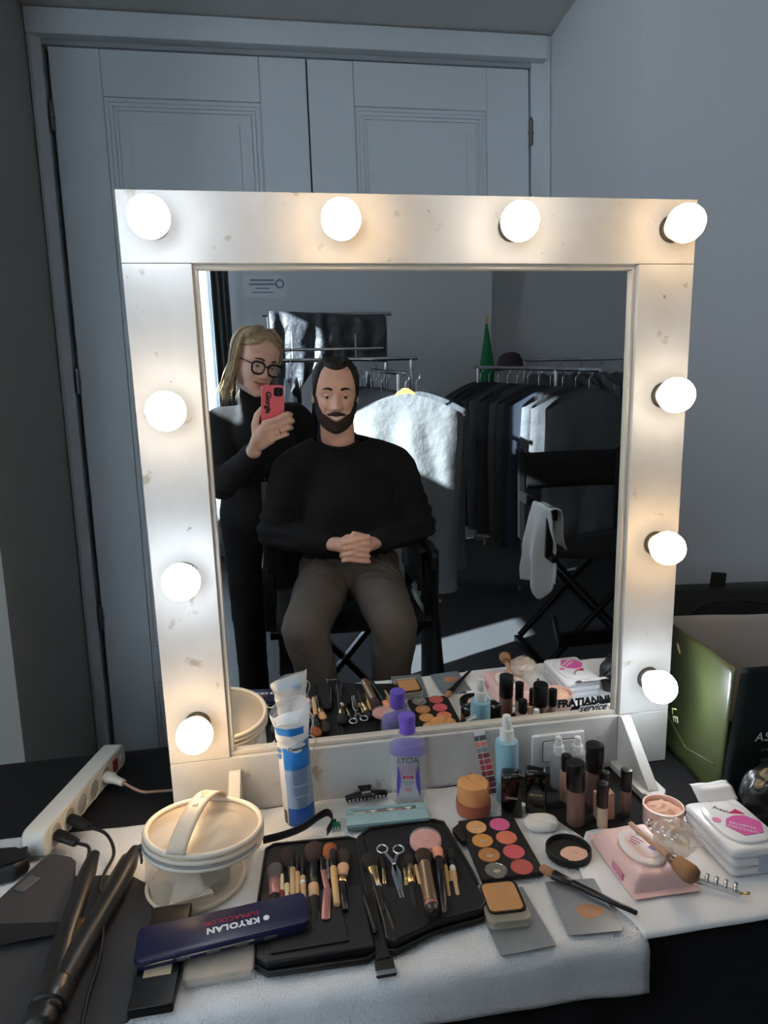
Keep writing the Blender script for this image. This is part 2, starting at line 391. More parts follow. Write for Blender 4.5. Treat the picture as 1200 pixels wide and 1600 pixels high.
# ------------------------------------------------------------------ table under the black cloth
CLOTHB = mat('black_cloth', (20, 20, 22), .9, bump=(180, .3, .0006))
tb = thing('dressing_table', 'long table hidden under a floor-length black cloth', 'table', (0, 0, 0))
TX0, TX1, TY0, TY1 = -.862, 1.15, -.385, .287
MB().box(((TX0+TX1)/2, (TY0+TY1)/2, TZ-.023), (TX1-TX0-.02, TY1-TY0-.02, .036)).build('table_top', mat('ply', (120, 96, 70), .7), tb)
for x in (TX0+.06, TX1-.06):
    for y in (TY0+.06, TY1-.06):
        MB().box((x, y, (TZ-.04)/2), (.045, .045, TZ-.04)).build('table_leg', mat('leg_metal', (60, 60, 62), .4, .7), tb)
def cloth_ring(t, z):
    pts = []; N = 200
    per = [(TX0, TY0), (TX1, TY0), (TX1, TY1), (TX0, TY1)]
    L = [TX1-TX0, TY1-TY0, TX1-TX0, TY1-TY0]; tot = sum(L)
    for i in range(N):
        s = tot*i/N; k = 0
        while s > L[k]: s -= L[k]; k += 1
        a, c = per[k], per[(k+1) % 4]; u = s/L[k]
        x, y = a[0]+(c[0]-a[0])*u, a[1]+(c[1]-a[1])*u
        nx, ny = ((0, -1), (1, 0), (0, 1), (-1, 0))[k]
        w = t*(.02+.022*math.sin(i*.9+2*math.sin(i*.37))+.012*nz(i*.23, z*3))*min(1, u*12, (1-u)*12)
        w = max(w, 0)
        pts.append((x+nx*w, y+ny*w, z))
    return pts
c = MB(); top = cloth_ring(0, TZ)
c.loft([cloth_ring(.7, .004), cloth_ring(1, .25), cloth_ring(.7, .5), cloth_ring(.2, TZ-.05), cloth_ring(0.02, TZ-.012), [(p[0]*.999+.0001, p[1]*.99, TZ-.003) for p in top], [(p[0]*.996, p[1]*.975-.001, TZ) for p in top]], cap=False)
n0 = len(c.v)-200; c.f.append(tuple(range(n0, n0+200))); c.mi.append(0)
tag(c.build('tablecloth', CLOTHB, None, smooth=50), 'plain black cloth covering the table and falling to the floor', 'tablecloth')
# ------------------------------------------------------------------ towels and everything on the table
TERRY = mat('terry_white', (242, 242, 241), .95, bump=(330, .9, .004), noise=(9, .12), sheen=.3)
PAPER = mat('soft_white_cloth', (236, 237, 238), .9, bump=(60, .25, .002))
def sheet(name, label, m, left, right, y_front, y_back, drop, thick, res=(90, 70), seed=0, wr=.0025):
    """cloth lying on the table; left(v), right(v) give x limits along depth; falls over the front edge by drop(u)"""
    L = (y_back-y_front)
    def fn(u, v):
        d = drop(u); tot = L+d; s = v*tot          # arc length from the back edge
        yb = y_back+.006*nz(u*5, seed, 0)
        t = min(1, s/L)
        x = left(t)+(right(t)-left(t))*u
        h = thick+wr*(nz(x*9+seed, s*9, 1)+.6*nz(x*22, s*22+seed, 2))+wr
        if s < L-.008: y = yb-s; z = TZ+h
        else:
            e = s-(L-.008); a = min(e/.022, 1)*PI/2
            y = y_front+.008-.014*math.sin(a)-.004-.003*nz(x*14, e*9, seed)*min(1, e/.03); z = TZ+h*max(0, math.cos(a))-.014*(1-math.cos(a))-max(0, e-.022)
            y -= h*math.sin(a)
        return (x, y, z)
    g = MB().grid(fn, res[0], res[1])
    o = g.build(name, m, None, smooth=0); k = o.modifiers.new('solid', 'SOLIDIFY'); k.thickness = .0025; k.offset = -1
    return tag(o, label, 'towel')
def lerp(pts):
    def f(t):
        for (a, x), (b, y) in zip(pts, pts[1:]):
            if t <= b: return x+(y-x)*(t-a)/(b-a)
        return pts[-1][1]
    return f
sheet('terry_towel', 'big white terry towel spread under the brushes, its hem hanging over the table edge', TERRY,
      lerp([(0, -.80), (1, -.82)]), lerp([(0, .098), (.35, .172), (.5, .196), (1, .186)]), TY0, -.003, lambda u: .035+.035*u, .002)
sheet('cloth_napkin', 'thin white cloth under the wipes and the powder jar at the right', PAPER,
      lerp([(0, .205), (.3, .16), (.55, .150), (.9, .178), (1, .182)]), lerp([(0, .395), (.3, .62), (1, .63)]), TY0, -.184, lambda u: .002, .0062, (60, 40), 5, .0022)
Z1 = TZ+.007            # top of the towel
BLK = mat('black_plastic', (16, 16, 17), .3); BLKM = mat('black_matte', (20, 20, 21), .65)
WHT = mat('white_plastic', (224, 223, 218), .4); CHR = mat('chrome', (205, 207, 210), .16, 1.); GOLD = mat('gold_metal', (206, 178, 128), .25, 1.)
LEA = mat('black_leather', (24, 24, 25), .42, bump=(240, .35, .001)); LEAE = mat('leather_edge', (14, 14, 15), .5)
WOOD = mat('light_wood', (205, 168, 118), .5, noise=(60, .25)); WOODP = mat('pinkish_wood', (196, 156, 130), .45)
CLEAR = mat('clear_plastic', (240, 240, 240), .08, alpha=.16, spec=.6)
GLS = mat('clear_glass_base', (235, 232, 226), .05, alpha=.10, spec=.6)

# --- micellar water bottle
bt = thing('micellar_water_bottle', 'tall clear bottle with a violet cap, two-layer liquid, lettered LYCIA', 'bottle', (-.054, -.039, TZ+.006), R(-13))
def sup(a, bq, z, n=36, e=.62): return [(a*math.copysign(abs(math.cos(2*PI*i/n))**e, math.cos(2*PI*i/n)), bq*math.copysign(abs(math.sin(2*PI*i/n))**e, math.sin(2*PI*i/n)), z) for i in range(n)]
def bprof(z):
    return lerp([(0, .0245), (.004, .0275), (.02, .0305), (.06, .0318), (.095, .0325), (.106, .0318), (.116, .028), (.124, .020), (.130, .0125), (.137, .0118)])(z)
zs = [0, .002, .004, .008, .014, .02, .035, .06, .08, .095, .102, .106, .111, .116, .120, .124, .128, .130, .137]
def depth(a, z): return a*(.62 if z < .116 else .62+.38*min(1, (z-.116)/.014))
MB().loft([sup(bprof(z), depth(bprof(z), z), z, e=(.66 if z < .11 else .85)) for z in zs]).build('bottle_body', mat('bottle_clear', (224, 225, 228), .06, alpha=.22, spec=.7), bt, smooth=60)
zl = [.003, .014, .035, .06, .08, .094]
MB().loft([sup(bprof(z)*.95, depth(bprof(z), z)*.93, z, e=.66) for z in zl]).build('clear_liquid', mat('liquid_clear', (206, 207, 212), .1, alpha=.22), bt, smooth=60)
zl = [.0942, .100, .106, .111]
MB().loft([sup(bprof(z)*.95, depth(bprof(z), z)*.93, z, e=.7) for z in zl]).build('violet_liquid', mat('liquid_violet', (104, 82, 190), .1, alpha=.82), bt, smooth=60)
VIO = mat('violet_cap', (112, 88, 190), .3)
cp = MB(); cp.lathe([(.0128, .130), (.0140, .131), (.0140, .147), (.0136, .148), (.0136, .149), (.0144, .150), (.0144, .160), (.0135, .162), (.006, .1625), (.001, .1625)], 36); cp.build('flip_cap', VIO, bt, smooth=35)
def wrap_bottle(o, off=.0005):
    for v in o.data.vertices:
        a = bprof(v.co.z); bq = depth(a, v.co.z); q = min(.98, abs(v.co.x)/a)
        v.co.y = -bq*(1-q**(2/.66))**(.33)-off+v.co.y*.2
lab = MB().grid(lambda u, v: ((u-.5)*2*(.0205-.008*math.sin(PI*min(1, (v*.9)))), 0, .016+.076*v), 16, 20).build('front_label', mat('label_lilac', (198, 199, 208), .5, alpha=.5), bt, smooth=0); wrap_bottle(lab)
VL = mat('label_violet', (92, 78, 168), .5)
for sgn in (-1, 1):
    sw = MB().grid(lambda u, v: (sgn*(.0205-.008*math.sin(PI*min(1, v*.9))+u*.0072*math.sin(PI*v)), 0, .020+.060*v), 4, 16).build('violet_swoosh', VL, bt, smooth=0); wrap_bottle(sw, .0007)
TXT = mat('print_ink', (24, 22, 40), .6); PINK = mat('print_pink', (196, 70, 110), .6); PINKL = mat('print_rose', (190, 110, 140), .6)
for body, sz, mm, z in (('LYCIA', .0135, TXT, .0885), ('ACQUA', .0062, PINKL, .0765), ('MICELLARE', .0062, PINKL, .0708), ('INTENSE', .0058, PINKL, .0652), ('formula delicata', .0034, TXT, .0490), ('con olio', .0034, TXT, .0452), ('0%', .010, PINK, .0345)):
    o = text_mesh('lettering', body, sz, mm, bt, T(0, 0, z) @ RX(R(90)), .0001); wrap_bottle(o, .0011)
rb = MB().grid(lambda u, v: ((u-.5)*.018, 0, .0555+.0052*v), 8, 2).build('red_label_bar', mat('label_red', (186, 40, 84), .5), bt); wrap_bottle(rb, .0011)
o = text_mesh('lettering', '2 in 1', .0045, WHT, bt, T(0, 0, .0581) @ RX(R(90)), .0001); wrap_bottle(o, .0015)
bk = MB().grid(lambda u, v: ((u-.5)*.04, 0, .03+.06*v), 8, 8).build('back_label', mat('label_white', (222, 222, 226), .5), bt, smooth=0)
for v in bk.data.vertices: v.co.y = depth(bprof(v.co.z), v.co.z)*(1-(abs(v.co.x)/bprof(v.co.z))**3)**.33+.0006

# --- bag of cotton pads
cb = thing('cotton_pad_bag', 'tall drawstring plastic bag of cotton pads with blue print, standing before the mirror', 'cotton pads', (-.246, -.046, TZ+.006), rot=(R(2), R(-1.6), R(-4)))
fm = [mat('film_white', (226, 226, 224), .3, alpha=.88), mat('film_blue', (40, 128, 205), .35), mat('film_deep_blue', (16, 84, 168), .35), mat('film_greyblue', (150, 170, 195), .35), mat('film_clear', (225, 232, 236), .2, alpha=.5)]
N, Hc = 56, .207
def cbr(t, a):
    r = .0262 if t < .7 else .0262+.007*(t-.7)/.3
    r += .0010*nz(a*2.2, t*9, 3)+(.0035*nz(a*1.5, t*14, 5) if t > .68 else 0)
    sq = 1.0 if t < .93 else 1-.5*(t-.93)/.07
    if t > .62 and t < .74: sq *= 1-.10*math.sin(PI*(t-.62)/.12)
    return r*math.cos(a), r*math.sin(a)*sq
m = MB(); nv = 60
vs = []
for j in range(nv+1):
    t = j/nv
    for i in range(N):
        a = 2*PI*i/N; x, y = cbr(t, a); top = .012*math.sin(a+.9)+.010*nz(a, 2.2, 8) if t > .9 else 0
        if j == 0: x *= .93; y *= .93
        vs.append((x, y, Hc*t+top*max(0, (t-.8)/.2)))
fs = []; mi = []
for j in range(nv):
    t = (j+.5)/nv
    for i in range(N):
        a = (2*PI*(i+.5)/N); fs.append((j*N+i, j*N+(i+1) % N, (j+1)*N+(i+1) % N, (j+1)*N+i))
        da = (a-R(270)+PI) % (2*PI)-PI       # 0 faces the camera side, + to the right
        panel = -.62 < da < 1.5
        k = 0
        if panel:
            k = 2 if t < .17 else 3 if t < .50 else 1 if t < .70+.03*da else 0
        if t > .84: k = 4
        if .80 < t < .87 and -1.2 < da < .8: k = 1
        mi.append(k)
m.v = vs; m.f = fs; m.mi = mi; m.f.append(tuple(range(N))[::-1]); m.mi.append(0)
film = m.build('plastic_film', fm, cb, smooth=0)
def wrap_cyl(o, rad, a0=0.):
    for v in o.data.vertices:
        a = v.co.x/rad+a0-PI/2; rr = rad-v.co.y; v.co.x = rr*math.cos(a); v.co.y = rr*math.sin(a)
CLD = MB()
for x, z, r in ((-.010, 0, .0058), (-.004, .003, .0065), (.003, .0045, .0065), (.009, .002, .0055), (.0, -.002, .0075)): CLD.prism([(x+r*1.25*math.cos(2*PI*i/16), z+r*.75*math.sin(2*PI*i/16)) for i in range(16)], .0, .0004, T(0, 0, .143) @ RX(R(90)))
o = CLD.build('logo_cloud', wm, cb); wrap_cyl(o, .0282, .30)
o = text_mesh('logo_lettering', 'Cotoneve', .0082, INK, cb, T(0, 0, .1425) @ RX(R(90)), .0001, shear=.25, bold=.0002); wrap_cyl(o, .0290, .30)
PRT = mat('film_print', (72, 84, 108), .5)
for k in range(20):
    if k in (9, 14): continue
    w = .026 if k < 14 else .018; z = .109-k*.0038
    ln = MB().grid(lambda u, v: ((u-.5)*w, 0, z+.0012*v), 12, 1); o = ln.build('print_line', PRT, cb); wrap_cyl(o, .0277, .34)
for k in range(9):
    ln = MB().grid(lambda u, v: (.0005*k*1.6+.0006*u, 0, .006+.024*v), 1, 4); o = ln.build('barcode_bar', INK, cb); wrap_cyl(o, .0276, -1.02)
for z in (.137, .126):
    dsc = MB().prism([(.0045*math.cos(2*PI*i/16), .0045*math.sin(2*PI*i/16)) for i in range(16)], 0, .0003, T(0, 0, z) @ RX(R(90))).build('print_icon', fm[1], cb); wrap_cyl(dsc, .0277, -.98)
for k in range(8):
    MB().lathe([(.022, .0), (.0235, .002), (.0235, .006), (.022, .008)], 28, T(0, 0, .004+k*.017)).build('cotton_pad', mat('cotton', (236, 235, 232), .95), cb, smooth=40)
STR = mat('white_string', (226, 226, 222), .8)
for pts in ([(.030, .0, .195), (.037, -.004, .180), (.031, -.006, .157), (.039, -.006, .142), (.031, -.004, .124), (.035, -.006, .112)], [(.028, -.004, .152), (.037, -.008, .147), (.034, -.008, .132)], [(-.029, -.006, .150), (-.038, -.012, .143), (-.045, -.014, .147)]):
    MB().tube(smooth_path(pts, 6), .0007, 6).build('drawstring', STR, cb, smooth=0)

# --- beauty sponge in its terracotta pot
sp = thing('sponge_jar', 'tan cylindrical make-up sponge standing in a terracotta pot', 'sponge', (.047, -.090, TZ+.006))
MB().lathe([(.024, 0), (.0285, .002), (.0295, .010), (.0290, .024), (.0265, .024), (.0260, .004)], 40).build('pot', mat('terracotta', (176, 100, 74), .6), sp, smooth=40)
s = MB(); prof = [(.0262, .006), (.0268, .03), (.0270, .048), (.0258, .0535), (.022, .0555), (.012, .0548), (.001, .054)]
s.lathe(prof, 48); s.v = [(x, y, z-.004*math.exp(-((x-.006+y*.5)/.004)**2)*(z > .05)+.002*nz(x*60, y*60, 1)*(z > .04)) for x, y, z in s.v]
s.build('sponge', mat('sponge_tan', (222, 160, 104), .85, bump=(300, .3, .0008), noise=(40, .3), col2=(196, 124, 66)), sp, smooth=40)

# --- leaning strip of lip colours
ls = thing('lip_palette_strip', 'narrow clear strip of dark and red lip colours leaning on the mirror frame', 'lip palette', (.094, -.050, TZ+.008), rot=(R(-19), R(-11), R(-12)))
n = 11; cl = ['#cfd2d4', '#2a2d33', '#c87864', '#7c8288', '#6e1024', '#a0303c', '#b01430', '#801428', '#5e0c22', '#700e24', '#540a1e']
for i in range(n):
    z = .112-(i+.5)*.0101
    MB().box((0, -.0015, z), (.0205, .005, .0091)).build('colour_cell', mat('lip_%d' % i, cl[i], .25), ls, bevel=.0012)
MB().box((0, -.002, .056), (.0235, .0075, .114)).build('clear_case', mat('thin_clear', (240, 240, 240), .1, alpha=.06), ls, bevel=.001)
for i in range(n+1): MB().box((0, -.0060, .112-i*.0101), (.0225, .0006, .0005)).build('divider', WHT, ls)
MB().box((-.002, -.0062, .056), (.0005, .0006, .112)).build('divider', WHT, ls)

# --- spray bottles
def spray(name, label, loc, r, hb, ht, bm, inner=None):
    t = thing(name, label, 'bottle', loc)
    MB().lathe([(r*.9, 0), (r, .002), (r, hb-.004), (r*.97, hb-.001), (r*.9, hb), (r*.55, hb+.001)], 36).build('bottle_body', bm, t, smooth=40)
    if inner: MB().lathe([(r*.86, .004), (r*.88, hb*.8)], 32).build('liquid', inner, t, smooth=40)
    q = (ht-hb)/.044
    MB().lathe([(r*.62, hb), (r*.62, hb+.017*q), (r*.58, hb+.019*q), (r*.44, hb+.020*q), (r*.42, hb+.030*q)], 30).build('pump_collar', WHT, t, smooth=35)
    k = MB(); k.lathe([(r*.36, hb+.028*q), (r*.38, hb+.040*q), (r*.32, hb+.043*q), (r*.1, hb+.044*q)], 26); k.tube([(0, -.004, hb+.037*q), (r*.2, -r*.50, hb+.037*q)], .0022*q+.0006, 10)
    k.build('spray_nozzle', WHT, t, smooth=35); return t
spray('spray_bottle', 'sky-blue spray bottle with a white pump', (.116, -.066, TZ+.004), .0195, .112, .158, mat('sky_blue_plastic', (142, 186, 200), .35))
spray('spray_bottle', 'clear spray bottle with white pump, nearer the two black boxes', (.222, -.041, TZ), .0155, .068, .098, mat('smoke_clear', (190, 194, 198), .12, alpha=.5), mat('liquid_water', (205, 208, 212), .2, alpha=.4))
spray('spray_bottle', 'clear spray bottle half hidden behind the largest dark caps, before the outlet plate', (.262, -.034, TZ), .0155, .062, .090, MATS['smoke_clear'], MATS['liquid_water'])

# --- two glossy black boxes
for x, lb in ((.109, 'glossy black SENSAI box in front of the blue spray bottle'), (.152, 'glossy black SENSAI box behind the white oval sponge')):
    t = thing('cosmetics_box', lb, 'box', (x, -.107, TZ+.006), R(-21), 'glossy black boxes')
    b_ = MB().loft([[(px, py, z) for px, py in rrect(w, d, .003, 3)] for w, d, z in ((.034, .026, 0), (.0345, .0265, .002), (.0345, .0265, .064), (.034, .0255, .070), (.031, .021, .0745), (.026, .016, .076))])
    b_.build('box_body', mat('gloss_black', (10, 10, 11), .10, coat=.5), t, smooth=40)
    text_mesh('lettering', 'SENSAI', .0062, mat('print_gold', (214, 196, 150), .4), t, T(0, -.0135, .034) @ RX(R(90)), .0001, spacing=1.15)
    k = MB(); k.lathe([(.006, 0), (.006, .0006), (.0052, .0008)], 24, T(0, -.0132, .051) @ RX(R(90))); k.build('embossed_disc', mat('gloss_black2', (6, 6, 7), .25), t, smooth=40)

# --- foundation bottles and concealers
CAPB = mat('cap_black', (18, 18, 19), .28)
def bottle(name, label, cat, loc, r, hb, ht, col, glass=True, capr=1.0, box=False):
    t = thing(name, label, cat, loc)
    if box:
        MB().prism(rrect(r*2, r*1.2, .003), 0, hb).build('bottle_body', mat(name+'_glass%d' % int(loc[0]*1e4), col, .2, coat=.3), t, bevel=.0015)
    else:
        if glass: MB().lathe([(r*.92, 0), (r, .0015), (r, hb), (r*.9, hb+.001)], 32).build('glass_shell', GLS, t, smooth=40)
        MB().lathe([(r*.80, .0055), (r*.93, .008), (r*.93, hb-.002), (r*.8, hb)], 32).build('foundation', mat('fluid%d' % int(loc[0]*1e4+loc[1]*-1e3), col, .35), t, smooth=40)
    rc = r*capr
    MB().lathe([(rc*.96, hb), (rc, hb+.001), (rc, ht-.002), (rc*.95, ht-.0004), (rc*.8, ht), (.001, ht)], 32).build('cap', CAPB, t, smooth=35)
    return t
bottle('foundation_bottle', 'thick brown foundation bottle with tall black cap, nearest of the dark-capped bottles', 'bottle', (.201, -.155, TZ), .0150, .066, .113, (112, 68, 44))
bottle('foundation_bottle', 'reddish-brown foundation bottle with tall black cap beside the outlet plate', 'bottle', (.258, -.108, TZ), .0155, .066, .113, (104, 60, 42))
bottle('foundation_bottle', 'slim brown-pink bottle whose small black cap peeks over the nearest foundation bottle', 'bottle', (.214, -.092, TZ), .0120, .062, .090, (176, 130, 104), capr=.75)
bottle('nail_bottle', 'flat rosy bottle with a small black cap behind the pale concealer', 'bottle', (.257, -.143, TZ), .0155, .046, .082, (200, 152, 128), box=True, capr=.55)
bottle('concealer_tube', 'slim pale beige concealer with black cap standing next to the thick brown foundation', 'concealer', (.238, -.174, TZ), .0092, .042, .083, (196, 174, 144), glass=True)
bottle('concealer_tube', 'slim taupe concealer with black cap by the triangular mirror foot', 'concealer', (.299, -.139, TZ), .0092, .042, .079, (132, 100, 82))

# --- loose powder jar
pj = thing('powder_jar', 'open round jar heaped with pale pink loose powder', 'jar', (.335, -.190, TZ+.008))
MB().lathe([(.0295, 0), (.031, .002), (.031, .026), (.0315, .027), (.0315, .033), (.0290, .033), (.0285, .022), (.001, .022)], 44).build('jar_body', mat('jar_pink', (226, 190, 176), .3), pj, smooth=35)
MB().grid(lambda u, v: ((u*.028)*math.cos(2*PI*v), (u*.028)*math.sin(2*PI*v), .025+.009*(1-u)+.004*nz(u*math.cos(2*PI*v)*3.5, u*math.sin(2*PI*v)*3.5, 3)), 14, 40).build('powder', mat('pink_powder', (232, 186, 162), .95, bump=(160, .6, .002)), pj, smooth=0, weld=True)
# --- black lid with traces of powder
ld = thing('jar_lid', 'upturned black jar lid dusted with pale powder', 'lid', (.155, -.228, Z1+.001))
MB().lathe([(.031, 0), (.0335, .001), (.034, .003), (.034, .0105), (.0325, .0115), (.0310, .0105), (.0305, .004), (.001, .004)], 48).build('lid_shell', BLKM, ld, smooth=35)
MB().grid(lambda u, v: (.0060+u*.021*math.cos(2*PI*v)*(1+.35*nz(math.cos(2*PI*v)*2, math.sin(2*PI*v)*2, 4)), -.007+u*.017*math.sin(2*PI*v), .0046+.0022*(1-u)*(1+nz(u*3, v*9, 2))), 8, 28).build('powder_trace', MATS['pink_powder'], ld, smooth=0, weld=True)
# --- white oval sponge
o = MB(); o.loft([[(.028*s*math.copysign(abs(math.cos(a))**.8, math.cos(a)), .0205*s*math.copysign(abs(math.sin(a))**.8, math.sin(a)), z-.0025*math.exp(-((math.cos(a)*.5+math.sin(a)*.7)/.2)**2)*(z > .009)) for a in [2*PI*i/40 for i in range(40)]] for s, z in ((.82, 0), (.96, .002), (1, .006), (.95, .010), (.8, .0125), (.5, .0125), (.2, .011))])
tag(o.build('sponge_puff', mat('sponge_white', (228, 226, 220), .9, bump=(200, .3, .001)), None, smooth=60, loc=(.142, -.154, Z1+.0005)), 'white oval foam sponge lying in front of the black boxes', 'sponge').rotation_euler = (0, 0, R(-8))

# --- cream colour palette
cpal = thing('cream_palette', 'black palette of eight round cream colours, one pan nearly empty', 'palette', (.055, -.196, Z1+.001), R(-1))
MB().prism(rrect(.093, .142, .004), 0, .008).build('tray', BLKM, cpal, bevel=.0012)
pcol = [((228, 172, 122), (222, 104, 150)), ((216, 150, 82), (226, 128, 98)), ((190, 128, 78), (216, 98, 102)), ((198, 190, 178), (190, 92, 82))]
for j in range(4):
    for i in range(2):
        x = (-.0215, .0175)[i]; y = .0475-j*.0345; pc = pcol[j][i]; e = (i == 0 and j == 3)
        q = MB(); q.lathe([(.0162, .0078), (.0162, .0092), (.0152, .0092), (.0148, .0085), (.001, .0083 if e else .0090)], 32, T(x, y, 0))
        pn = q.build('colour_pan', mat('pan_%d%d' % (i, j), pc, .22 if e else .45, .8 if e else 0, noise=(120, .25)), cpal, smooth=35)
        if e or i == 0:
            MB().lathe([(.0001, .0001), (.0045, .0006), (.0055, .0001)], 20, T(x+.001, y-.002, .0088), sy=.7).build('worn_patch', mat('pan_foil', (212, 200, 178), .3, .6), pn, smooth=40)
fl = MB(); fl.prism([(-.062, .046), (-.046, .060), (-.044, .030), (-.048, .012), (-.054, .014)], .002, .013); fl.build('hinge_flap', LEA, cpal, bevel=.002)
# --- teal eyeshadow palette
tp = thing('eyeshadow_palette', 'slim pale teal eyeshadow box with a long cut-out window', 'palette', (-.102, -.086, Z1+.001), R(-3))
TEAL = mat('teal_card', (148, 180, 183), .5)
w, h = .136, .046
MB().box((0, 0, .0035), (w-.002, h-.002, .006)).build('box_base', mat('teal_dark', (94, 118, 122), .5), tp, bevel=.0006)
lidm = MB(); lidm.box((0, -.0085, .0095), (w, h-.017, .005)); lidm.box((0, .0195, .0095), (w, .007, .005)); lidm.box((-.0615, .0115, .0095), (.013, .009, .005)); lidm.box((.0595, .0115, .0095), (.017, .009, .005))
lidm.build('box_lid', TEAL, tp)
for i, cc in enumerate(((206, 196, 182), (176, 150, 138), (150, 122, 112), (172, 140, 128), (130, 106, 100))):
    MB().box((-.046+i*.0212, .0115, .0085), (.0205, .009, .002)).build('eyeshadow', mat('shadow_%d' % i, cc, .6), tp)
for i in range(3): MB().prism([(-.007, .003), (.007, .003), (0, -.004)], .0098, .0112, T(-.022+i*.03, .0118, 0)).build('window_flap', WHT, tp)
for body, y in (('TERMA', -.0035), ('COLOR', -.0095)):
    text_mesh('lettering', body, .0062, mat('print_teal_light', (176, 216, 214), .5), tp, T(.003, y, .0123), .0001, spacing=1.5)
text_mesh('lettering', 'MUA', .0048, mat('print_teal_dark', (60, 84, 88), .5), tp, T(-.054, .0192, .0123), .0001)
# --- claw clip and small green clip
cc = thing('claw_clip', 'black plastic hair claw clip with rows of teeth beside the violet bottle', 'hair clip', (-.128, -.018, Z1+.001), R(2))
for sy in (-1, 1):
    k = MB()
    k.tube([(-.037+.0037*i, sy*(.003+.0015*math.sin(PI*i/20)), .007+.0045*math.sin(PI*i/20)) for i in range(21)], .0032, 8, flat=.8); k.build('jaw', BLK, cc, smooth=0)
    for i in range(11):
        x = -.034+i*.0068; MB().tube([(x, sy*.004, .009), (x, sy*.0075, .0055), (x, sy*.006, .0015)], [.0016, .0014, .0009], 6).build('tooth', BLK, cc, smooth=0)
    w = MB().loft([[(-.009, sy*.004, .012), (.009, sy*.004, .012), (.009, sy*.004, .014), (-.009, sy*.004, .014)], [(-.014, sy*.022, .016), (.014, sy*.022, .016), (.014, sy*.022, .0185), (-.014, sy*.022, .0185)]]).build('wing', BLK, cc, bevel=.0008)
MB().tube([(-.008, 0, .012), (.008, 0, .012)], .003, 10).build('spring', CHR, cc, smooth=40)
gc = thing('claw_clip', 'tiny green hair claw clip next to the cotton pad bag', 'hair clip', (-.190, -.088, Z1), R(5))
GRN = mat('green_plastic', (20, 128, 84), .35)
for sy in (-1, 1):
    MB().tube([(-.009+.0018*i, sy*.003, .005+.002*math.sin(PI*i/10)) for i in range(11)], .0022, 8).build('jaw', GRN, gc, smooth=0)
    for i in range(4): MB().tube([(-.007+i*.0047, sy*.003, .006), (-.007+i*.0047, sy*.006, .004), (-.007+i*.0047, sy*.0055, .0012)], [.0014, .0012, .0009], 6).build('tooth', GRN, gc, smooth=0)
    MB().box((0, sy*.005, .0095), (.007, .0015, .007)).build('wing', GRN, gc, bevel=.0005)
# --- steel mixing plates, compact foundation
STEEL = mat('mixing_steel', (158, 164, 170), .35, .55, noise=(14, .35))
o = MB().prism(rrect(.074, .108, .003), 0, .0014).build('mixing_plate', STEEL, None, bevel=.0003, loc=(.026, -.337, Z1+.001)); o.rotation_euler = (0, 0, R(2)); tag(o, 'steel mixing plate under the tan compact', 'plate')
pl = thing('mixing_plate', 'steel mixing plate smeared with foundation, under the long black brush', 'plate', (.126, -.334, Z1+.0025), R(-5))
MB().prism(rrect(.072, .098, .003), 0, .0014).build('plate', STEEL, pl, bevel=.0003)
MB().grid(lambda u, v: (.004+u*.016*math.cos(2*PI*v)*(1+.5*nz(math.cos(2*PI*v)*1.6, math.sin(2*PI*v)*1.6, 9)), -.012+u*.013*math.sin(2*PI*v), .0016+.0012*(1-u)), 6, 26).build('foundation_smear', mat('smear', (176, 126, 92), .5), pl, smooth=0, weld=True)
cf_ = thing('compact_foundation', 'tan pressed foundation in an open clear square compact', 'compact', (.020, -.318, Z1+.0034), R(-3))
MB().prism(rrect(.060, .074, .010), 0, .012).build('clear_case', mat('acrylic_case', (196, 190, 170), .1, alpha=.45), cf_, bevel=.002)
MB().prism(rrect(.052, .058, .009), .0095, .0145, T(.001, .005, 0)).build('black_rim', BLK, cf_, bevel=.001)
MB().prism(rrect(.047, .053, .008), .010, .0155, T(0, .0045, 0)).build('pressed_powder', mat('tan_powder', (190, 140, 90), .85, noise=(30, .2)), cf_, bevel=.0015)
# --- clear vanity bag with its contents
VB = Vector((-.402, -.170, Z1)); 
vb = thing('vanity_bag', 'round see-through vinyl vanity bag with a zipped lid and a strap handle', 'bag', VB, R(0))
VIN = mat('cream_vinyl', (226, 212, 190), .25, alpha=.36, spec=.5); VINL = mat('cream_vinyl_lid', (228, 210, 186), .3, alpha=.5); PIPE = mat('cream_piping', (222, 210, 192), .5)
LC = Vector((.016, .006, .079)); LN = (R(-5), R(4))     # lid centre, lid tilt
LM = T(*LC) @ RX(LN[0]) @ RY(LN[1])
def vbr(t, i, n):
    a = 2*PI*i/n; r0 = .069+.0015*math.sin(3*a+1); r1 = .0815
    p0 = Vector((r0*math.cos(a), r0*.96*math.sin(a), 0)); p1 = LM @ Vector((r1*math.cos(a), r1*math.sin(a), -.012))
    p = p0.lerp(p1, t); b = .004*math.sin(PI*t)*(1+.8*nz(math.cos(a)*2, math.sin(a)*2, t*3)); d = Vector((math.cos(a), math.sin(a), 0)); return p+d*b
n = 56
MB().loft([[vbr(j/10, i, n) for i in range(n)] for j in range(11)], cap=False).build('bag_wall', VIN, vb, smooth=0)
MB().prism([(.068*math.cos(2*PI*i/48), .066*math.sin(2*PI*i/48)) for i in range(48)], .0005, .0025).build('bag_bottom', VIN, vb)
MB().grid(lambda u, v: (.079*u*math.cos(2*PI*v), .079*u*math.sin(2*PI*v), .004*(1-u*u)), 8, 48, LM).build('lid_film', VINL, vb, smooth=0, weld=True)
def ringp(r, z, n=56): return [LM @ Vector((r*math.cos(2*PI*i/n), r*math.sin(2*PI*i/n), z)) for i in range(n+1)]
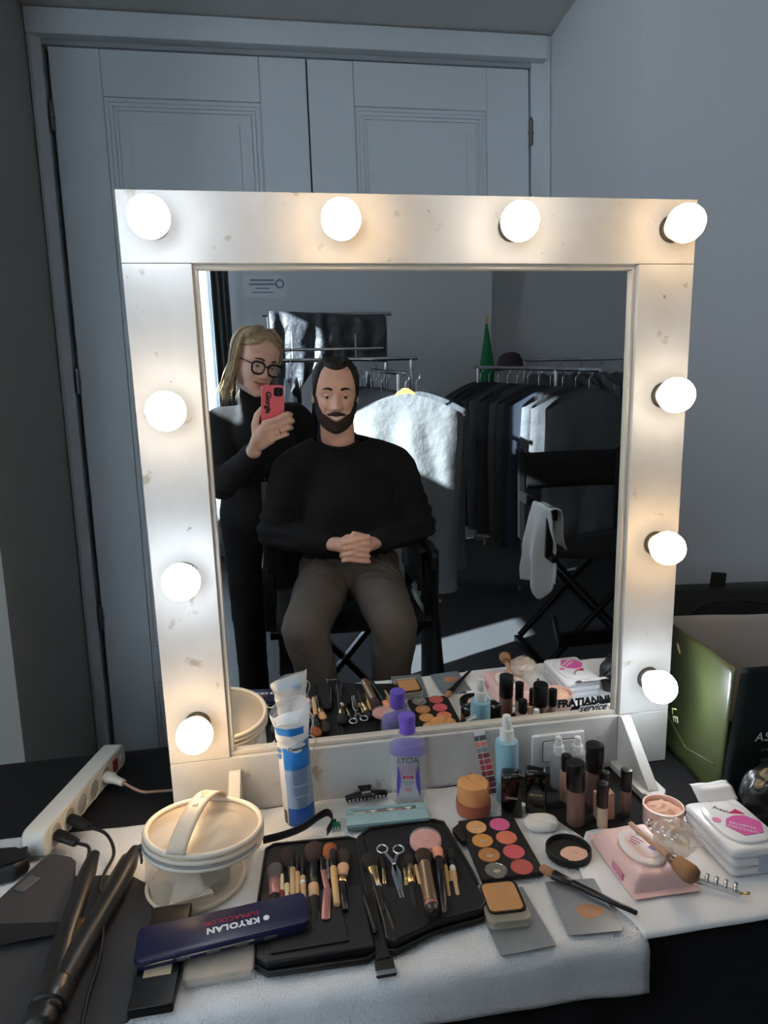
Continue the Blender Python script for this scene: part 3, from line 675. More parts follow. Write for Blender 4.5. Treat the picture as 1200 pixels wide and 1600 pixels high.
for nm, r, z, rad in (('lid_piping', .0825, .0025, .0042), ('lid_edge', .0838, -.006, .0034), ('zip_tape', .0845, -.016, .0030)):
    MB().tube(ringp(r, z), rad, 8, cap=False).build(nm, PIPE, vb, smooth=0)
MB().tube([(p+Vector((0, 0, .0))) for p in [LM @ Vector((.0862*math.cos(2*PI*i/56), .0862*math.sin(2*PI*i/56), -.011)) for i in range(28, 53)]], .0016, 6).build('zip_teeth', mat('zip_grey', (150, 150, 150), .5), vb, smooth=0)
MB().tube([Vector((.070*math.cos(2*PI*i/48), .068*math.sin(2*PI*i/48), .003)) for i in range(49)], .0030, 8, cap=False).build('base_piping', PIPE, vb, smooth=0)
zp = MB(); zp.box((0, 0, -.010), (.003, .006, .022)); zp.box((0, 0, .002), (.006, .008, .008))
o = zp.build('zip_pull', HINGE, vb, bevel=.0008); o.location = VB*0+(LM @ Vector((-.0855, -.022, -.016)))
# strap handle arching across the lid
def strap(u, v):
    a = Vector((-.028, -.083, .004)); b_ = Vector((.012, .083, .004)); d = (b_-a).normalized(); w = Vector((d.y, -d.x, 0))
    p = a.lerp(b_, v)+w*(u-.5)*.026; p.z += .004+.030*math.sin(PI*v)**.7; return LM @ p
o = MB().grid(strap, 4, 24).build('handle_strap', mat('cream_leather', (214, 198, 176), .5), vb, smooth=0, solid=.003)
t_ = LM @ T(-.006, .012, .0392) @ RZ(R(78)); text_mesh('lettering', 'Beauty Plus', .012, mat('print_grey', (120, 110, 100), .6), vb, t_, .0001)
def content(name, label, cat, mb, m, loc, rot, **kw):
    o = mb.build(name, m, None, loc=VB+Vector(loc), **kw); o.rotation_euler = rot; tag(o, label, cat); return o
CW = mat('content_white', (226, 222, 214), .6)
content('small_carton', 'small white carton lying in the clear vanity bag', 'box', MB().box((0, 0, 0), (.030, .078, .022)), CW, (.012, -.004, .048), (R(8), R(6), R(-62)), bevel=.001)
content('paper_sheet', 'folded white leaflet at the front inside the clear vanity bag', 'paper', MB().prism([(-.03, -.018), (.03, -.018), (.022, .02), (-.018, .024)], 0, .006), CW, (-.004, -.030, .006), (R(14), 0, R(12)), bevel=.001)
content('sponge_roll', 'round cream sponge roll inside the clear vanity bag', 'sponge', MB().lathe([(.020, -.022), (.024, -.02), (.024, .02), (.020, .022)], 28), mat('content_cream', (214, 190, 160), .8), (-.026, .006, .032), (R(70), 0, R(30)), smooth=40)
content('powder_tin', 'dark round tin inside the clear vanity bag', 'tin', MB().lathe([(.019, 0), (.021, .001), (.021, .013), (.019, .014)], 28), mat('content_dark', (70, 62, 58), .4), (.030, -.016, .006), (0, R(0), 0), smooth=40)
content('cream_tube', 'pink squeezable tube inside the clear vanity bag', 'tube', MB().loft([[(.013*math.cos(2*PI*i/20), .013*s*math.sin(2*PI*i/20), z) for i in range(20)] for s, z in ((1, 0), (1, .02), (.7, .04), (.1, .065))]), mat('content_pink', (206, 150, 136), .5), (.030, .016, .034), (R(80), 0, R(-70)), smooth=50)

# --- power strip with plugs and leads
PS = Vector((-.634, .074, TZ+.007)); pa = R(-11)
pst = thing('power_strip', 'white multi-socket power strip with a red switch at the left of the table', 'power strip', PS, pa)
IV = mat('ivory_plastic', (222, 219, 208), .38)
Lp = .296; Wp = .038; Hp = .045
b_ = MB(); b_.loft([[(x*(1-.12*max(0, k)), y, z) for (y, z) in [(p[0]*(1-.0*k), p[1]+Hp/2) for p in rrect(Lp, Hp, .016, 6)]] for x, k in ((-Wp/2, 0), (-Wp/2+.004, -.0), (Wp/2-.006, 0), (Wp/2, 0))])
b_.build('strip_body', IV, pst, bevel=.004, seg=3)
sk = mat('socket_dark', (40, 38, 36), .7); face = Wp/2
socks = [-.114, -.072, -.028, .016, .060]
for i, y in enumerate(socks):
    f = MB(); f.lathe([(.0185, 0), (.0185, .0012), (.0165, .0012), (.0155, -.002), (.001, -.002)], 28, T(face, y, Hp*.47) @ RY(R(90))); so = f.build('socket', IV, pst, smooth=40)
    for dz in (-.007, 0, .007): MB().lathe([(.0017, -.0019), (.0017, -.0012)], 10, T(face, y, Hp*.47+dz) @ RY(R(90))).build('socket_hole', sk, so)
MB().prism(rrect(.014, .022, .002), 0, .004, T(face, .098, Hp*.5) @ RY(R(90)) @ RZ(R(90))).build('rocker_switch', mat('red_switch', (150, 34, 30), .3), pst, bevel=.001)
MB().lathe([(.007, 0), (.007, .001), (.006, .0015)], 20, T(face, .128, Hp*.5) @ RY(R(90))).build('end_screw', PL, pst, smooth=40)
psm = T(*PS) @ RZ(pa)
def plug(name, label, y, m, tail, white=False):
    t = thing(name, label, 'plug'); base = psm @ Vector((face+.001, socks[y], Hp*.47)); out = psm @ Vector((face+.040, socks[y]-.014, Hp*.47-.006))
    k = MB(); mx = frame_to(base, out); d = (out-base).length
    k.lathe([(.0125 if white else .010, 0), (.0125 if white else .0105, .012), (.009, .022), (.0075, d), (.005, d+.001)], 20, mx, sy=.75); k.build('plug_body', m, t, smooth=40)
    r = .0026; pts = [out]+[Vector(p) for p in tail]
    MB().tube(smooth_path(pts, 7), r, 8).build('lead', m if not white else mat('beige_lead', (176, 140, 116), .5), t, smooth=0); return t
LEADB = mat('black_rubber', (22, 21, 21), .5)
plug('power_plug', 'black plug in the nearest socket, its lead slipping under the straightener', 0, LEADB, [(-.578, -.078, .772), (-.574, -.098, .766), (-.5745, -.122, .765)])
plug('power_plug', 'black plug in the second socket, its lead looping across the dark mat', 1, LEADB, [(-.556, -.056, .776), (-.535, -.098, .770), (-.536, -.146, .772), (-.534, -.182, .775), (-.518, -.222, .789), (-.512, -.250, .787), (-.5035, -.285, .775), (-.5005, -.324, .770), (-.500, -.365, .769), (-.494, -.43, .765)])
plug('power_plug', 'white plug in the farthest socket with a pink-beige lead running behind the mirror', 4, IV, [(-.530, .078, .768), (-.505, .083, .762), (-.46, .088, .757), (-.40, .09, .756)], True)

# --- dark heat mat, its sleeve, the hair straightener
MATG = mat('charcoal_felt', (58, 58, 60), .8, bump=(220, .3, .0008)); 
hm = thing('heat_mat', 'charcoal fold-open heat mat with a padded sleeve, lying under the straightener', 'mat', (0, 0, Z1))
MB().prism([(-.585, -.128), (-.503, -.142), (-.470, -.170), (-.458, -.205), (-.440, -.300), (-.436, -.372), (-.450, -.398), (-.60, -.395), (-.66, -.30), (-.66, -.255)], 0, .004).build('mat_sheet', MATG, hm, bevel=.0012)
MB().prism([(-.645, -.088), (-.632, -.074), (-.600, -.090), (-.590, -.102), (-.570, -.180), (-.566, -.252), (-.655, -.245), (-.690, -.205)], .0042, .0115).build('padded_sleeve', mat('charcoal_padded', (66, 62, 62), .75, bump=(220, .3, .0008)), hm, bevel=.004, seg=3)
MB().prism([(-.663, -.236), (-.655, -.222), (-.566, -.236), (-.565, -.256), (-.640, -.262)], .0118, .0140).build('elastic_band', BLKM, hm, bevel=.001)
MB().box((-.644, -.146, .010), (.020, .030, .010), T(-.644, -.146, 0) @ RZ(R(-25)) @ T(.644, .146, 0)).build('side_tab', mat('grey_tab', (92, 92, 90), .6), hm, bevel=.002)
st = thing('hair_straightener', 'black hair straightener lying half open in a V on the charcoal mat', 'hair straightener', (0, 0, 0))
SATIN = mat('satin_black', (36, 34, 32), .36); BRZ = mat('bronze_satin', (92, 70, 50), .35, .3)
za = Z1+.022
def arm(nm, pts, rs, m, flat=.8): return MB().tube(smooth_path(pts, 8), [0]*0 or [rs[min(int(i/8), len(rs)-1)]+(rs[min(int(i/8)+1, len(rs)-1)]-rs[min(int(i/8), len(rs)-1)])*((i % 8)/8) for i in range(8*(len(pts)-1)+1)], 16, flat=flat).build(nm, m, st, smooth=0)
arm('arm', [(-.5605, -.108, za), (-.5585, -.150, za), (-.5545, -.215, za), (-.550, -.285, za), (-.541, -.350, za), (-.538, -.41, za)], [.008, .0125, .0125, .0140, .0165, .0165], SATIN)
arm('arm', [(-.499, -.110, za+.001), (-.503, -.150, za+.001), (-.5085, -.20, za+.001), (-.518, -.255, za+.001), (-.529, -.32, za), (-.537, -.39, za)], [.008, .0145, .0150, .0150, .0160, .0160], SATIN)
arm('heater_plate', [(-.5070, -.130, za+.001), (-.5120, -.168, za+.001), (-.5195, -.222, za+.001)], [.0095, .0105, .0095], BRZ)
arm('inner_grip', [(-.5395, -.25, za-.002), (-.535, -.29, za-.002), (-.535, -.33, za-.002)], [.008, .010, .010], BRZ)
arm('hinge_collar', [(-.5385, -.352, za), (-.5375, -.372, za), (-.5375, -.382, za)], [.0215, .0220, .0210], mat('satin_collar', (38, 36, 35), .3))
# --- black pouch corner at the left edge
bp = thing('leather_pouch', 'creased black leather pouch at the far left beside the mat', 'pouch', (-.715, -.105, Z1))
pb = MB().loft([[(x*s, y*s+.004*nz(x*30, y*30, k), z) for x, y in [(-.05, -.035), (.045, -.012), (.058, .006), (.052, .022), (.030, .040), (-.05, .045)]] for k, (s, z) in enumerate(((.94, 0), (1, .008), (.99, .02), (.92, .026)))])
pb.build('pouch_body', LEA, bp, bevel=.003); MB().box((.03, -.004, .0275), (.05, .03, .003), RZ(R(20))).build('pouch_flap', LEA, bp, bevel=.001)

# --- boxes under the tin and the tin itself
bb_ = thing('flat_case', 'flat black cosmetics case under the navy tin, a beige label near its front', 'case', (-.424, -.318, Z1+.0045))
MB().prism(rrect(.050, .160, .003), 0, .013).build('case_body', BLK, bb_, bevel=.0015)
MB().box((0, 0, .0075), (.0512, .1612, .0012)).build('seam', BLKM, bb_)
MB().box((.0, -.024, .0134), (.032, .030, .0006)).build('paper_label', mat('beige_label', (186, 170, 146), .7), bb_)
cbx = thing('acrylic_case', 'clear flat acrylic case with beige make-up showing, under the navy tin', 'case', (-.352, -.318, Z1))
MB().prism(rrect(.085, .092, .004), 0, .014).build('acrylic_shell', mat('acrylic_clear', (226, 222, 214), .08, alpha=.30, spec=.6), cbx, bevel=.0015)
MB().prism(rrect(.079, .086, .003), .002, .009).build('beige_content', mat('beige_makeup', (186, 166, 142), .6, noise=(30, .4)), cbx)
kt = thing('makeup_tin', 'long navy blue tin with upside-down white KRYOLAN lettering', 'tin', (-.348, -.309, Z1+.0185), R(6.5))
NAVY = mat('navy_enamel', (26, 26, 62), .35)
w, h = .212, .055
MB().loft([[(x, y, z) for x, y in rrect(w*s, h*s2, .009, 6)] for s, s2, z in ((.992, .97, 0), (1, 1, .0015), (1, 1, .0065))]).build('tin_base', NAVY, kt, smooth=40)
MB().loft([[(x, y, z) for x, y in rrect(w+.003, h+.003, .010, 6)] for z in (.0066, .0086)]).build('rim', CHR, kt, smooth=40)
MB().loft([[(x, y, z) for x, y in rrect(w*s+.002, h*s2+.002, .009, 6)] for s, s2, z in ((1, 1, .0087), (1, 1, .0125), (.99, .965, .0145), (.975, .90, .0150))]).build('tin_lid', NAVY, kt, smooth=40)
for x in (-.05, -.015, .02, .055): MB().box((x, -h/2-.0012, .0055), (.016, .0024, .004)).build('hinge_tab', HINGE, kt, bevel=.0006)
text_mesh('lettering', 'KRYOLAN', .0135, wm, kt, T(.011, -.0055, .0152) @ RZ(PI), .0001, bold=.0006, spacing=1.1)
text_mesh('lettering', 'SUPRACOLOR', .0105, mat('print_red', (190, 34, 70), .5), kt, T(.010, .0075, .0152) @ RZ(PI), .0001, spacing=1.05)
MB().prism([(.004*math.cos(2*PI*i/14), .0045*math.sin(2*PI*i/14)) for i in range(14)], .0151, .0154, T(.0525, -.0055, 0)).build('logo_shield', wm, kt)

# --- open brush case
bc_ = thing('brush_case', 'open black leather brush case spread flat with pockets on both halves', 'brush case', (0, 0, Z1+.0005))
def leaf(pts, z0, z1, nm, m=LEA, bev=.003):
    return MB().prism(pts, z0, z1).build(nm, m, bc_, bevel=bev, seg=3)
LL = [(-.302, -.128), (-.290, -.118), (-.170, -.125), (-.157, -.134), (-.157, -.362), (-.172, -.372), (-.295, -.368), (-.312, -.352), (-.311, -.25)]
LR = [(-.150, -.122), (-.136, -.110), (-.028, -.108), (-.012, -.118), (.000, -.24), (.002, -.318), (-.012, -.336), (-.080, -.345), (-.135, -.366), (-.150, -.362)]
leaf(LL, 0, .005, 'left_panel'); leaf(LR, 0, .005, 'right_panel')
leaf([(-.158, -.128), (-.149, -.122), (-.146, -.24), (-.143, -.372), (-.163, -.374), (-.160, -.24)], 0, .008, 'spine')
leaf([(-.305, -.238), (-.290, -.240), (-.225, -.250), (-.165, -.252), (-.162, -.362), (-.295, -.362), (-.308, -.350)], .0052, .017, 'pocket')
leaf([(-.145, -.262), (-.06, -.268), (-.008, -.272), (-.003, -.318), (-.014, -.330), (-.080, -.340), (-.135, -.360), (-.147, -.354)], .0052, .018, 'pocket')
leaf([(-.290, -.296), (-.248, -.300), (-.215, -.288), (-.196, -.292), (-.193, -.350), (-.290, -.352)], .0172, .0195, 'card_pocket', bev=.001)
for pts in (LL, LR):
    q = [(p[0]*.985+(-.23 if pts is LL else -.075)*.015, p[1]*.985-.24*.015, .0062) for p in pts]; MB().tube(q+[q[0]], .0022, 6).build('edge_binding', LEAE, bc_, smooth=0)
MB().box((-.153, -.385, .004), (.024, .022, .005)).build('closing_tab', LEA, bc_, bevel=.001)
MB().box((-.153, -.395, .0075), (.026, .007, .003)).build('buckle', CHR, bc_, bevel=.0008)
for k, (x, y0, y1) in enumerate(((-.150, -.20, -.335), (-.140, -.275, -.350), (-.165, -.26, -.34))): MB().tube(smooth_path([(x, y0, .012), (x+.003, (y0+y1)/2, .019), (x+.007, y1, .014)], 6), .003, 6).build('leather_fold', LEA, bc_, smooth=0)
rib = MB().grid(lambda u, v: tuple(smooth_path([(-.306, -.112, .004), (-.272, -.108, .006), (-.240, -.098, .009), (-.214, -.080, .013), (-.199, -.074, .013), (-.193, -.092, .010), (-.204, -.114, .005)], 8)[min(int(round(u*48)), 48)]+Vector((0, 0, (v-.5)*.013+.004))), 48, 3)
tag(rib.build('elastic_strap', BLKM, None, smooth=0, solid=.0014, loc=(0, 0, Z1+.003)), 'black elastic ribbon curling round the foot of the cotton pad bag', 'strap')

BR = {'k': mat('bristle_black', (30, 28, 28), .8, bump=(500, .6, .001)), 'd': mat('bristle_brown', (58, 44, 38), .85, bump=(500, .6, .001)), 'o': mat('bristle_russet', (146, 84, 48), .85, bump=(500, .6, .001)), 't': mat('bristle_tan', (206, 160, 120), .8), 'p': mat('bristle_peach', (222, 150, 116), .8), 'g': mat('bristle_grey', (96, 92, 90), .8), 'b': mat('bristle_fawn', (160, 118, 84), .85, bump=(500, .5, .001))}
HM = {'w': WOOD, 'k': BLK, 'm': BLKM, 'g': GOLD, 'c': CHR, 'r': mat('rose_metal', (170, 120, 116), .35, .5), 'x': mat('red_lacquer', (140, 24, 28), .35), 'i': mat('ivory_lacquer', (214, 198, 160), .4), 's': mat('bronze_ferrule', (150, 122, 96), .3, .7), 'W': WHT}
def brush(label, segs, z=.772, cat='brush', name='makeup_brush', dz=0.):
    """segs: (part, material, x0, y0, x1, y1, r0, r1, flat[, z0, z1])"""
    t = thing(name, label, cat, (segs[0][2], segs[0][3], z)); o0 = Vector((segs[0][2], segs[0][3], z))
    for sg in segs:
        part, m, x0, y0, x1, y1, r0, r1, fl = sg[:9]
        a = Vector((x0, y0, z))-o0; b2 = Vector((x1, y1, z+dz))-o0; L = (b2-a).length
        if part == 'bristles':
            pr_ = [(0, .25), (.06, .62), (.16, .90), (.32, 1.0), (.6, .92), (1, r1/r0)]
            MB().tube([a.lerp(b2, q) for q, _ in pr_], [r0*s for _, s in pr_], 18, flat=fl).build(part, m, t, smooth=0)
        else:
            e = min(.1, .0012/L); MB().tube([a, a.lerp(b2, e), a.lerp(b2, .5), a.lerp(b2, 1-e), b2], [r0*.8, r0, (r0+r1)/2, r1, r1*.8], 14, flat=fl).build(part, m, t, smooth=50)
    return t
B_, F_, H_ = 'bristles', 'ferrule', 'handle'
brush('fluffy black brush with a dusky pink ferrule at the left end of the case', [(B_, BR['g'], -.286, -.179, -.2866, -.214, .0115, .008, .6), (F_, HM['r'], -.2866, -.213, -.2863, -.246, .0085, .008, .8), (H_, HM['k'], -.2863, -.246, -.286, -.30, .007, .005, .9)])
brush('dark fan of bristles leaning over the pink-ferruled brush', [(B_, BR['d'], -.2725, -.146, -.266, -.190, .0095, .005, .55), (H_, HM['k'], -.266, -.189, -.262, -.250, .0035, .003, 1)])
brush('thin pencil brush with ivory tip and red lacquered barrel', [(H_, HM['i'], -.2757, -.205, -.2757, -.240, .0028, .0032, 1), (H_, HM['x'], -.2757, -.240, -.2755, -.300, .0040, .0040, 1)])
brush('short ivory handle between the red pencil and the wooden handles', [(H_, HM['i'], -.2690, -.227, -.2690, -.262, .0040, .0036, 1), (H_, HM['m'], -.2690, -.262, -.269, -.30, .003, .003, 1)])
brush('longest of the three plain wooden handles side by side in the left half', [(B_, BR['k'], -.2600, -.150, -.2604, -.182, .0040, .003, .7), (F_, HM['k'], -.2604, -.180, -.2607, -.197, .0034, .0036, 1), (H_, WOOD, -.2607, -.196, -.2611, -.27, .0052, .0044, 1)])
brush('middle one of the three plain wooden handles, slightly thinner', [(B_, BR['k'], -.2525, -.164, -.2532, -.190, .0038, .003, .7), (F_, HM['k'], -.2532, -.188, -.2536, -.206, .003, .003, 1), (H_, WOOD, -.2536, -.205, -.2550, -.27, .0038, .0036, 1)])
brush('wooden handle with a pale band, next to the big powder brush', [(B_, BR['k'], -.2455, -.168, -.2460, -.196, .0036, .003, .7), (F_, HM['k'], -.2460, -.195, -.2464, -.217, .003, .003, 1), (H_, WOOD, -.2464, -.216, -.2464, -.226, .0044, .0044, 1), (F_, HM['W'], -.2464, -.226, -.2464, -.233, .0045, .0045, 1), (H_, WOOD, -.2464, -.233, -.2464, -.28, .0044, .004, 1)])
brush('biggest powder brush with flared dark brown bristles and black ferrule', [(B_, BR['d'], -.2262, -.141, -.2293, -.188, .0150, .0068, .55), (F_, HM['k'], -.2293, -.186, -.2317, -.236, .0068, .0070, .85), (H_, mat('tan_band', (206, 164, 124), .5), -.2317, -.236, -.2321, -.262, .0078, .0078, .85), (H_, HM['m'], -.2321, -.262, -.2325, -.31, .008, .007, .8)])
brush('rose metal file sticking out at an angle beside the russet brush', [(H_, HM['k'], -.2159, -.186, -.2168, -.217, .0036, .0036, .4), (H_, HM['r'], -.2168, -.216, -.2132, -.257, .0036, .0042, .3), (H_, HM['r'], -.2132, -.256, -.2195, -.312, .0056, .0056, .25)], .779, 'file', 'nail_file')
brush('russet tapered brush with a long silver ferrule', [(B_, BR['o'], -.2005, -.149, -.2085, -.190, .0110, .0050, .6), (F_, HM['c'], -.2085, -.188, -.2094, -.232, .0050, .0022, .8), (H_, HM['k'], -.2094, -.231, -.2098, -.270, .0024, .0024, 1)])
brush('bare wooden handle lying proud beside the silver-ferruled brush', [(B_, BR['k'], -.1992, -.172, -.2010, -.200, .0055, .004, .6), (F_, HM['k'], -.2010, -.198, -.2017, -.216, .0038, .0042, 1), (H_, WOOD, -.2017, -.215, -.2025, -.290, .0050, .0046, 1)], .779)
brush('flat-topped dark brush at the right end of the left half', [(B_, BR['d'], -.1828, -.164, -.1862, -.206, .0105, .0070, .55), (H_, HM['k'], -.1862, -.204, -.188, -.28, .006, .005, .8)], .770)
brush('slanted cream sponge brush on a black and gold handle', [(B_, BR['t'], -.1862, -.203, -.1895, -.232, .0090, .0062, .45), (F_, HM['g'], -.1893, -.231, -.1915, -.246, .0060, .0060, .8), (H_, HM['k'], -.1915, -.245, -.1932, -.30, .0058, .0050, .9)], .776)
brush('black brush with a broad gold ferrule and white ring, left of the scissors', [(B_, BR['k'], -.1475, -.186, -.1446, -.221, .0125, .0085, .6), (F_, HM['g'], -.1446, -.219, -.1436, -.256, .0082, .0056, .8), (F_, HM['W'], -.1436, -.256, -.1432, -.262, .0066, .0066, .9), (H_, HM['m'], -.1432, -.262, -.1425, -.31, .0070, .006, .9)])
brush('small gold-ferruled brush between the white-ringed brush and the scissors', [(B_, BR['k'], -.1268, -.190, -.1290, -.220, .006, .0042, .6), (F_, HM['g'], -.1290, -.218, -.1324, -.252, .0038, .0036, .9), (H_, HM['m'], -.1324, -.252, -.135, -.30, .0046, .004, 1)], .768)
brush('thin gold-ferruled brush right beside the scissor blades', [(B_, BR['k'], -.0948, -.200, -.0980, -.226, .005, .0036, .6), (F_, HM['g'], -.0980, -.224, -.1010, -.250, .0036, .0034, 1), (H_, WOOD, -.1010, -.250, -.1066, -.30, .0032, .003, 1)], .768)
brush('stout gold-ferruled brush with a black handle, right of the scissors', [(B_, BR['k'], -.0858, -.198, -.0895, -.226, .0080, .0062, .6), (F_, HM['g'], -.0895, -.224, -.0950, -.262, .0062, .0056, .85), (H_, HM['m'], -.0950, -.262, -.099, -.31, .0060, .005, .9)])
brush('slim wooden handle left of the fat kabuki brush', [(H_, WOOD, -.0812, -.226, -.0840, -.300, .0036, .0036, 1)])
brush('fat kabuki brush with a long bronze barrel lying over the right pocket', [(B_, BR['d'], -.0690, -.213, -.0712, -.244, .0120, .0095, .75), (F_, HM['s'], -.0712, -.242, -.0800, -.322, .0085, .0095, .9), (F_, HM['r'], -.0800, -.322, -.0804, -.328, .0096, .0096, .9), (H_, HM['k'], -.0804, -.328, -.0814, -.340, .0088, .0066, .9)], .786)
brush('black brush with a peach domed tip lying beside the kabuki brush', [(B_, BR['p'], -.0452, -.208, -.0488, -.236, .0085, .0070, .6), (H_, HM['k'], -.0487, -.234, -.0670, -.342, .0068, .0044, .85)], .785)
brush('wooden handle next to the peach-tipped brush, right half of the case', [(B_, BR['k'], -.0350, -.205, -.0390, -.228, .0050, .004, .6), (F_, HM['k'], -.0390, -.226, -.0403, -.237, .0036, .004, 1), (H_, WOOD, -.0403, -.236, -.0500, -.300, .0042, .0042, 1)])
brush('thinnest wooden handle squeezed between its two neighbours at the right end', [(H_, WOOD, -.0350, -.248, -.0445, -.300, .0030, .0030, 1)])
brush('wooden handle with a white band, last on the right of the case', [(B_, BR['k'], -.0235, -.198, -.0280, -.228, .0060, .0044, .6), (F_, HM['k'], -.0280, -.226, -.0297, -.240, .0040, .0044, 1), (F_, HM['W'], -.0297, -.239, -.0312, -.250, .0047, .0047, 1), (H_, WOOD, -.0312, -.250, -.0382, -.300, .0046, .0044, 1)])
# scissors tucked in the case
sc = thing('scissors', 'steel hairdressing scissors with two finger rings tucked into the right half', 'scissors', (-.113, -.230, .774))
for sx, c0 in ((-1, (-.0115, .046)), (1, (.0125, .040))):
    MB().tube([(c0[0]+.0078*math.cos(2*PI*i/24), c0[1]+.0095*math.sin(2*PI*i/24), .002) for i in range(25)], .0019, 8, cap=False).build('finger_ring', CHR, sc, smooth=0)
    MB().loft([[(x+dx, y, z) for dx, z in ((-w, 0), (w, 0), (w, .0022), (-w, .0022))] for x, y, w in ((c0[0]-sx*.003, c0[1]-.008, .0024), (-sx*.0005, .010, .0034), (sx*.0028, -.010, .0042), (sx*.002-.0005, -.060, .001))]).build('blade', CHR, sc, bevel=.0006)
MB().lathe([(.0032, .002), (.0032, .0048), (.002, .0054)], 16, T(0, .008, 0)).build('pivot_screw', CHR, sc, smooth=40)
# round pink compact resting on the case
rc = thing('blush_compact', 'round clear-lidded compact of rosy blush resting on the case', 'compact', (-.0585, -.190, .7795), rot=(R(6), 0, 0))
MB().lathe([(.022, 0), (.0240, .002), (.0240, .006), (.022, .007)], 36).build('compact_base', mat('compact_rose', (196, 150, 140), .35), rc, smooth=40)
MB().lathe([(.0215, .0072), (.0215, .009), (.001, .0095)], 36).build('blush', mat('blush_rose', (198, 128, 116), .8, noise=(90, .3), col2=(224, 180, 170)), rc, smooth=40)
MB().lathe([(.0240, .0072), (.0240, .0105), (.0225, .0118), (.001, .0122)], 36).build('clear_lid', CLEAR, rc, smooth=40)
# long black foundation brush across the smeared plate
brush('long black foundation brush with a splayed tan tip lying across the steel plate', [(B_, BR['b'], .098, -.258, .110, -.279, .0082, .0082, .6), (H_, HM['k'], .109, -.277, .128, -.300, .0086, .0062, .7), (H_, HM['k'], .127, -.299, .186, -.369, .0056, .0036, .85)], Z1+.010)
# --- wipes, powder brush, clips at the right of the table
pw = thing('wipes_pack', 'soft pink pack of make-up wipes with a white oval lid', 'wipes', (.249, -.272, TZ+.0095), R(-1))
PKF = mat('pink_film', (232, 194, 188), .3, bump=(30, .35, .004)); PKL = mat('pink_lid', (236, 226, 222), .25)
def pillow(w, d, h, nx=26, ny=26, seed=0):
    def top(u, v):
        x, y = (u-.5)*w, (v-.5)*d; e = min(1, min(u, 1-u)*7)**.5*min(1, min(v, 1-v)*14)**.4
        return (x, y, h*e*(1+.06*nz(x*40+seed, y*40, 2))+.0006)
    m = MB().grid(top, nx, ny); m.grid(lambda u, v: ((u-.5)*w, (v-.5)*d, 0), nx, ny); return m
pillow(.098, .124, .024).build('pack_film', PKF, pw, smooth=50, weld=True)
for sy in (-1, 1): MB().box((0, sy*.066, .004), (.098, .010, .0012)).build('crimped_end', PKF, pw)
MB().loft([[(.030*s*math.cos(2*PI*i/32), .042*s*math.sin(2*PI*i/32), z) for i in range(32)] for s, z in ((1, .0255), (1, .029), (.93, .0305), (.5, .031))]).build('oval_lid', PKL, pw, smooth=40)
MB().prism([(.022*math.cos(2*PI*i/28), .031*math.sin(2*PI*i/28)) for i in range(28)], .0309, .0313).build('lid_print', mat('lid_pink_print', (236, 206, 200), .4), pw)
MB().prism([(.0075*math.cos(2*PI*i/24), .0045*math.sin(2*PI*i/24)) for i in range(24)], .0314, .0317, T(.012, -.012, 0) @ RZ(R(-35))).build('logo_badge', mat('logo_violet', (86, 72, 150), .5), pw)
MB().prism([(.0075*math.cos(2*PI*i/24), .0055*math.sin(2*PI*i/24)) for i in range(24)], .0314, .0317, T(.010, .022, 0)).build('leaf_badge', mat('logo_green', (150, 186, 140), .5), pw)
for k in range(3): MB().box((-.010, .006-k*.006, .0315), (.020-k*.004, .0016, .0004), RZ(R(-58))).build('print_line', PINKL, pw)
MB().box((-.0485, -.020, .010), (.0012, .030, .010), RX(0)).build('side_print', mat('side_magenta', (206, 130, 160), .5), pw)
ww = thing('wipes_pack', 'stacked white wipes pack with a magenta label and raised flap', 'wipes', (.402, -.268, TZ+.0095), R(-2))
WF = mat('white_film', (230, 231, 233), .28, bump=(36, .4, .004)); MAG = mat('label_magenta', (206, 92, 158), .45)
for k in range(3): MB().loft([[(x, y, z) for x, y in rrect(.088*s, .122*s, .008, 4)] for s, z in ((.95, k*.0138), (1, k*.0138+.003), (1, k*.0138+.010), (.95, k*.0138+.0132))]).build('wipes_layer', WF, ww, smooth=50)
MB().loft([[(.036*s*math.copysign(abs(math.cos(a))**.7, math.cos(a)), .050*s*math.copysign(abs(math.sin(a))**.7, math.sin(a)), z) for a in [2*PI*i/36 for i in range(36)]] for s, z in ((1, .041), (1, .0445), (.93, .0462), (.5, .0465))]).build('hinged_lid', mat('white_lid', (226, 228, 230), .22), ww, smooth=40)
MB().prism([(-.024, -.006), (-.010, .006), (.006, .008), (.022, .002), (.030, -.020), (.012, -.040), (-.018, -.034)], .0464, .0470, RZ(R(14))).build('magenta_label', MAG, ww)
MB().prism([(.002, .010), (.018, .018), (.024, .004)], .0466, .0472, T(0, .006, 0)).build('crimson_label', mat('label_crimson', (190, 40, 100), .45), ww)
text_mesh('lettering', 'Fresh', .0105, mat('print_plum', (120, 30, 70), .5), ww, T(-.004, .026, .0468) @ RZ(R(-48)), .0001)
text_mesh('lettering', 'SALVIETTE', .0075, wm, ww, T(.002, -.016, .0473) @ RZ(R(-38)), .0001)
text_mesh('lettering', 'STRUCCANTI', .0068, wm, ww, T(-.003, -.024, .0473) @ RZ(R(-38)), .0001)
MB().lathe([(.0062, .0466), (.0062, .0472)], 20, T(-.026, .004, 0)).build('round_badge', mat('badge_rose', (220, 130, 180), .4), ww)
MB().box((.022, -.0615, .030), (.018, .001, .005)).build('front_tag', mat('front_plum', (130, 56, 104), .5), ww)
MB().box((.018, -.0612, .018), (.046, .0008, .026)).build('front_print', mat('front_blue', (186, 194, 214), .5), ww)
fl = MB().grid(lambda u, v: (-.020+.066*u, .056+.030*v, .040+.016*math.sin(v*1.6)+.004*nz(u*3, v*3, 1)), 12, 8).build('raised_flap', WF, ww, smooth=0, solid=.0008)
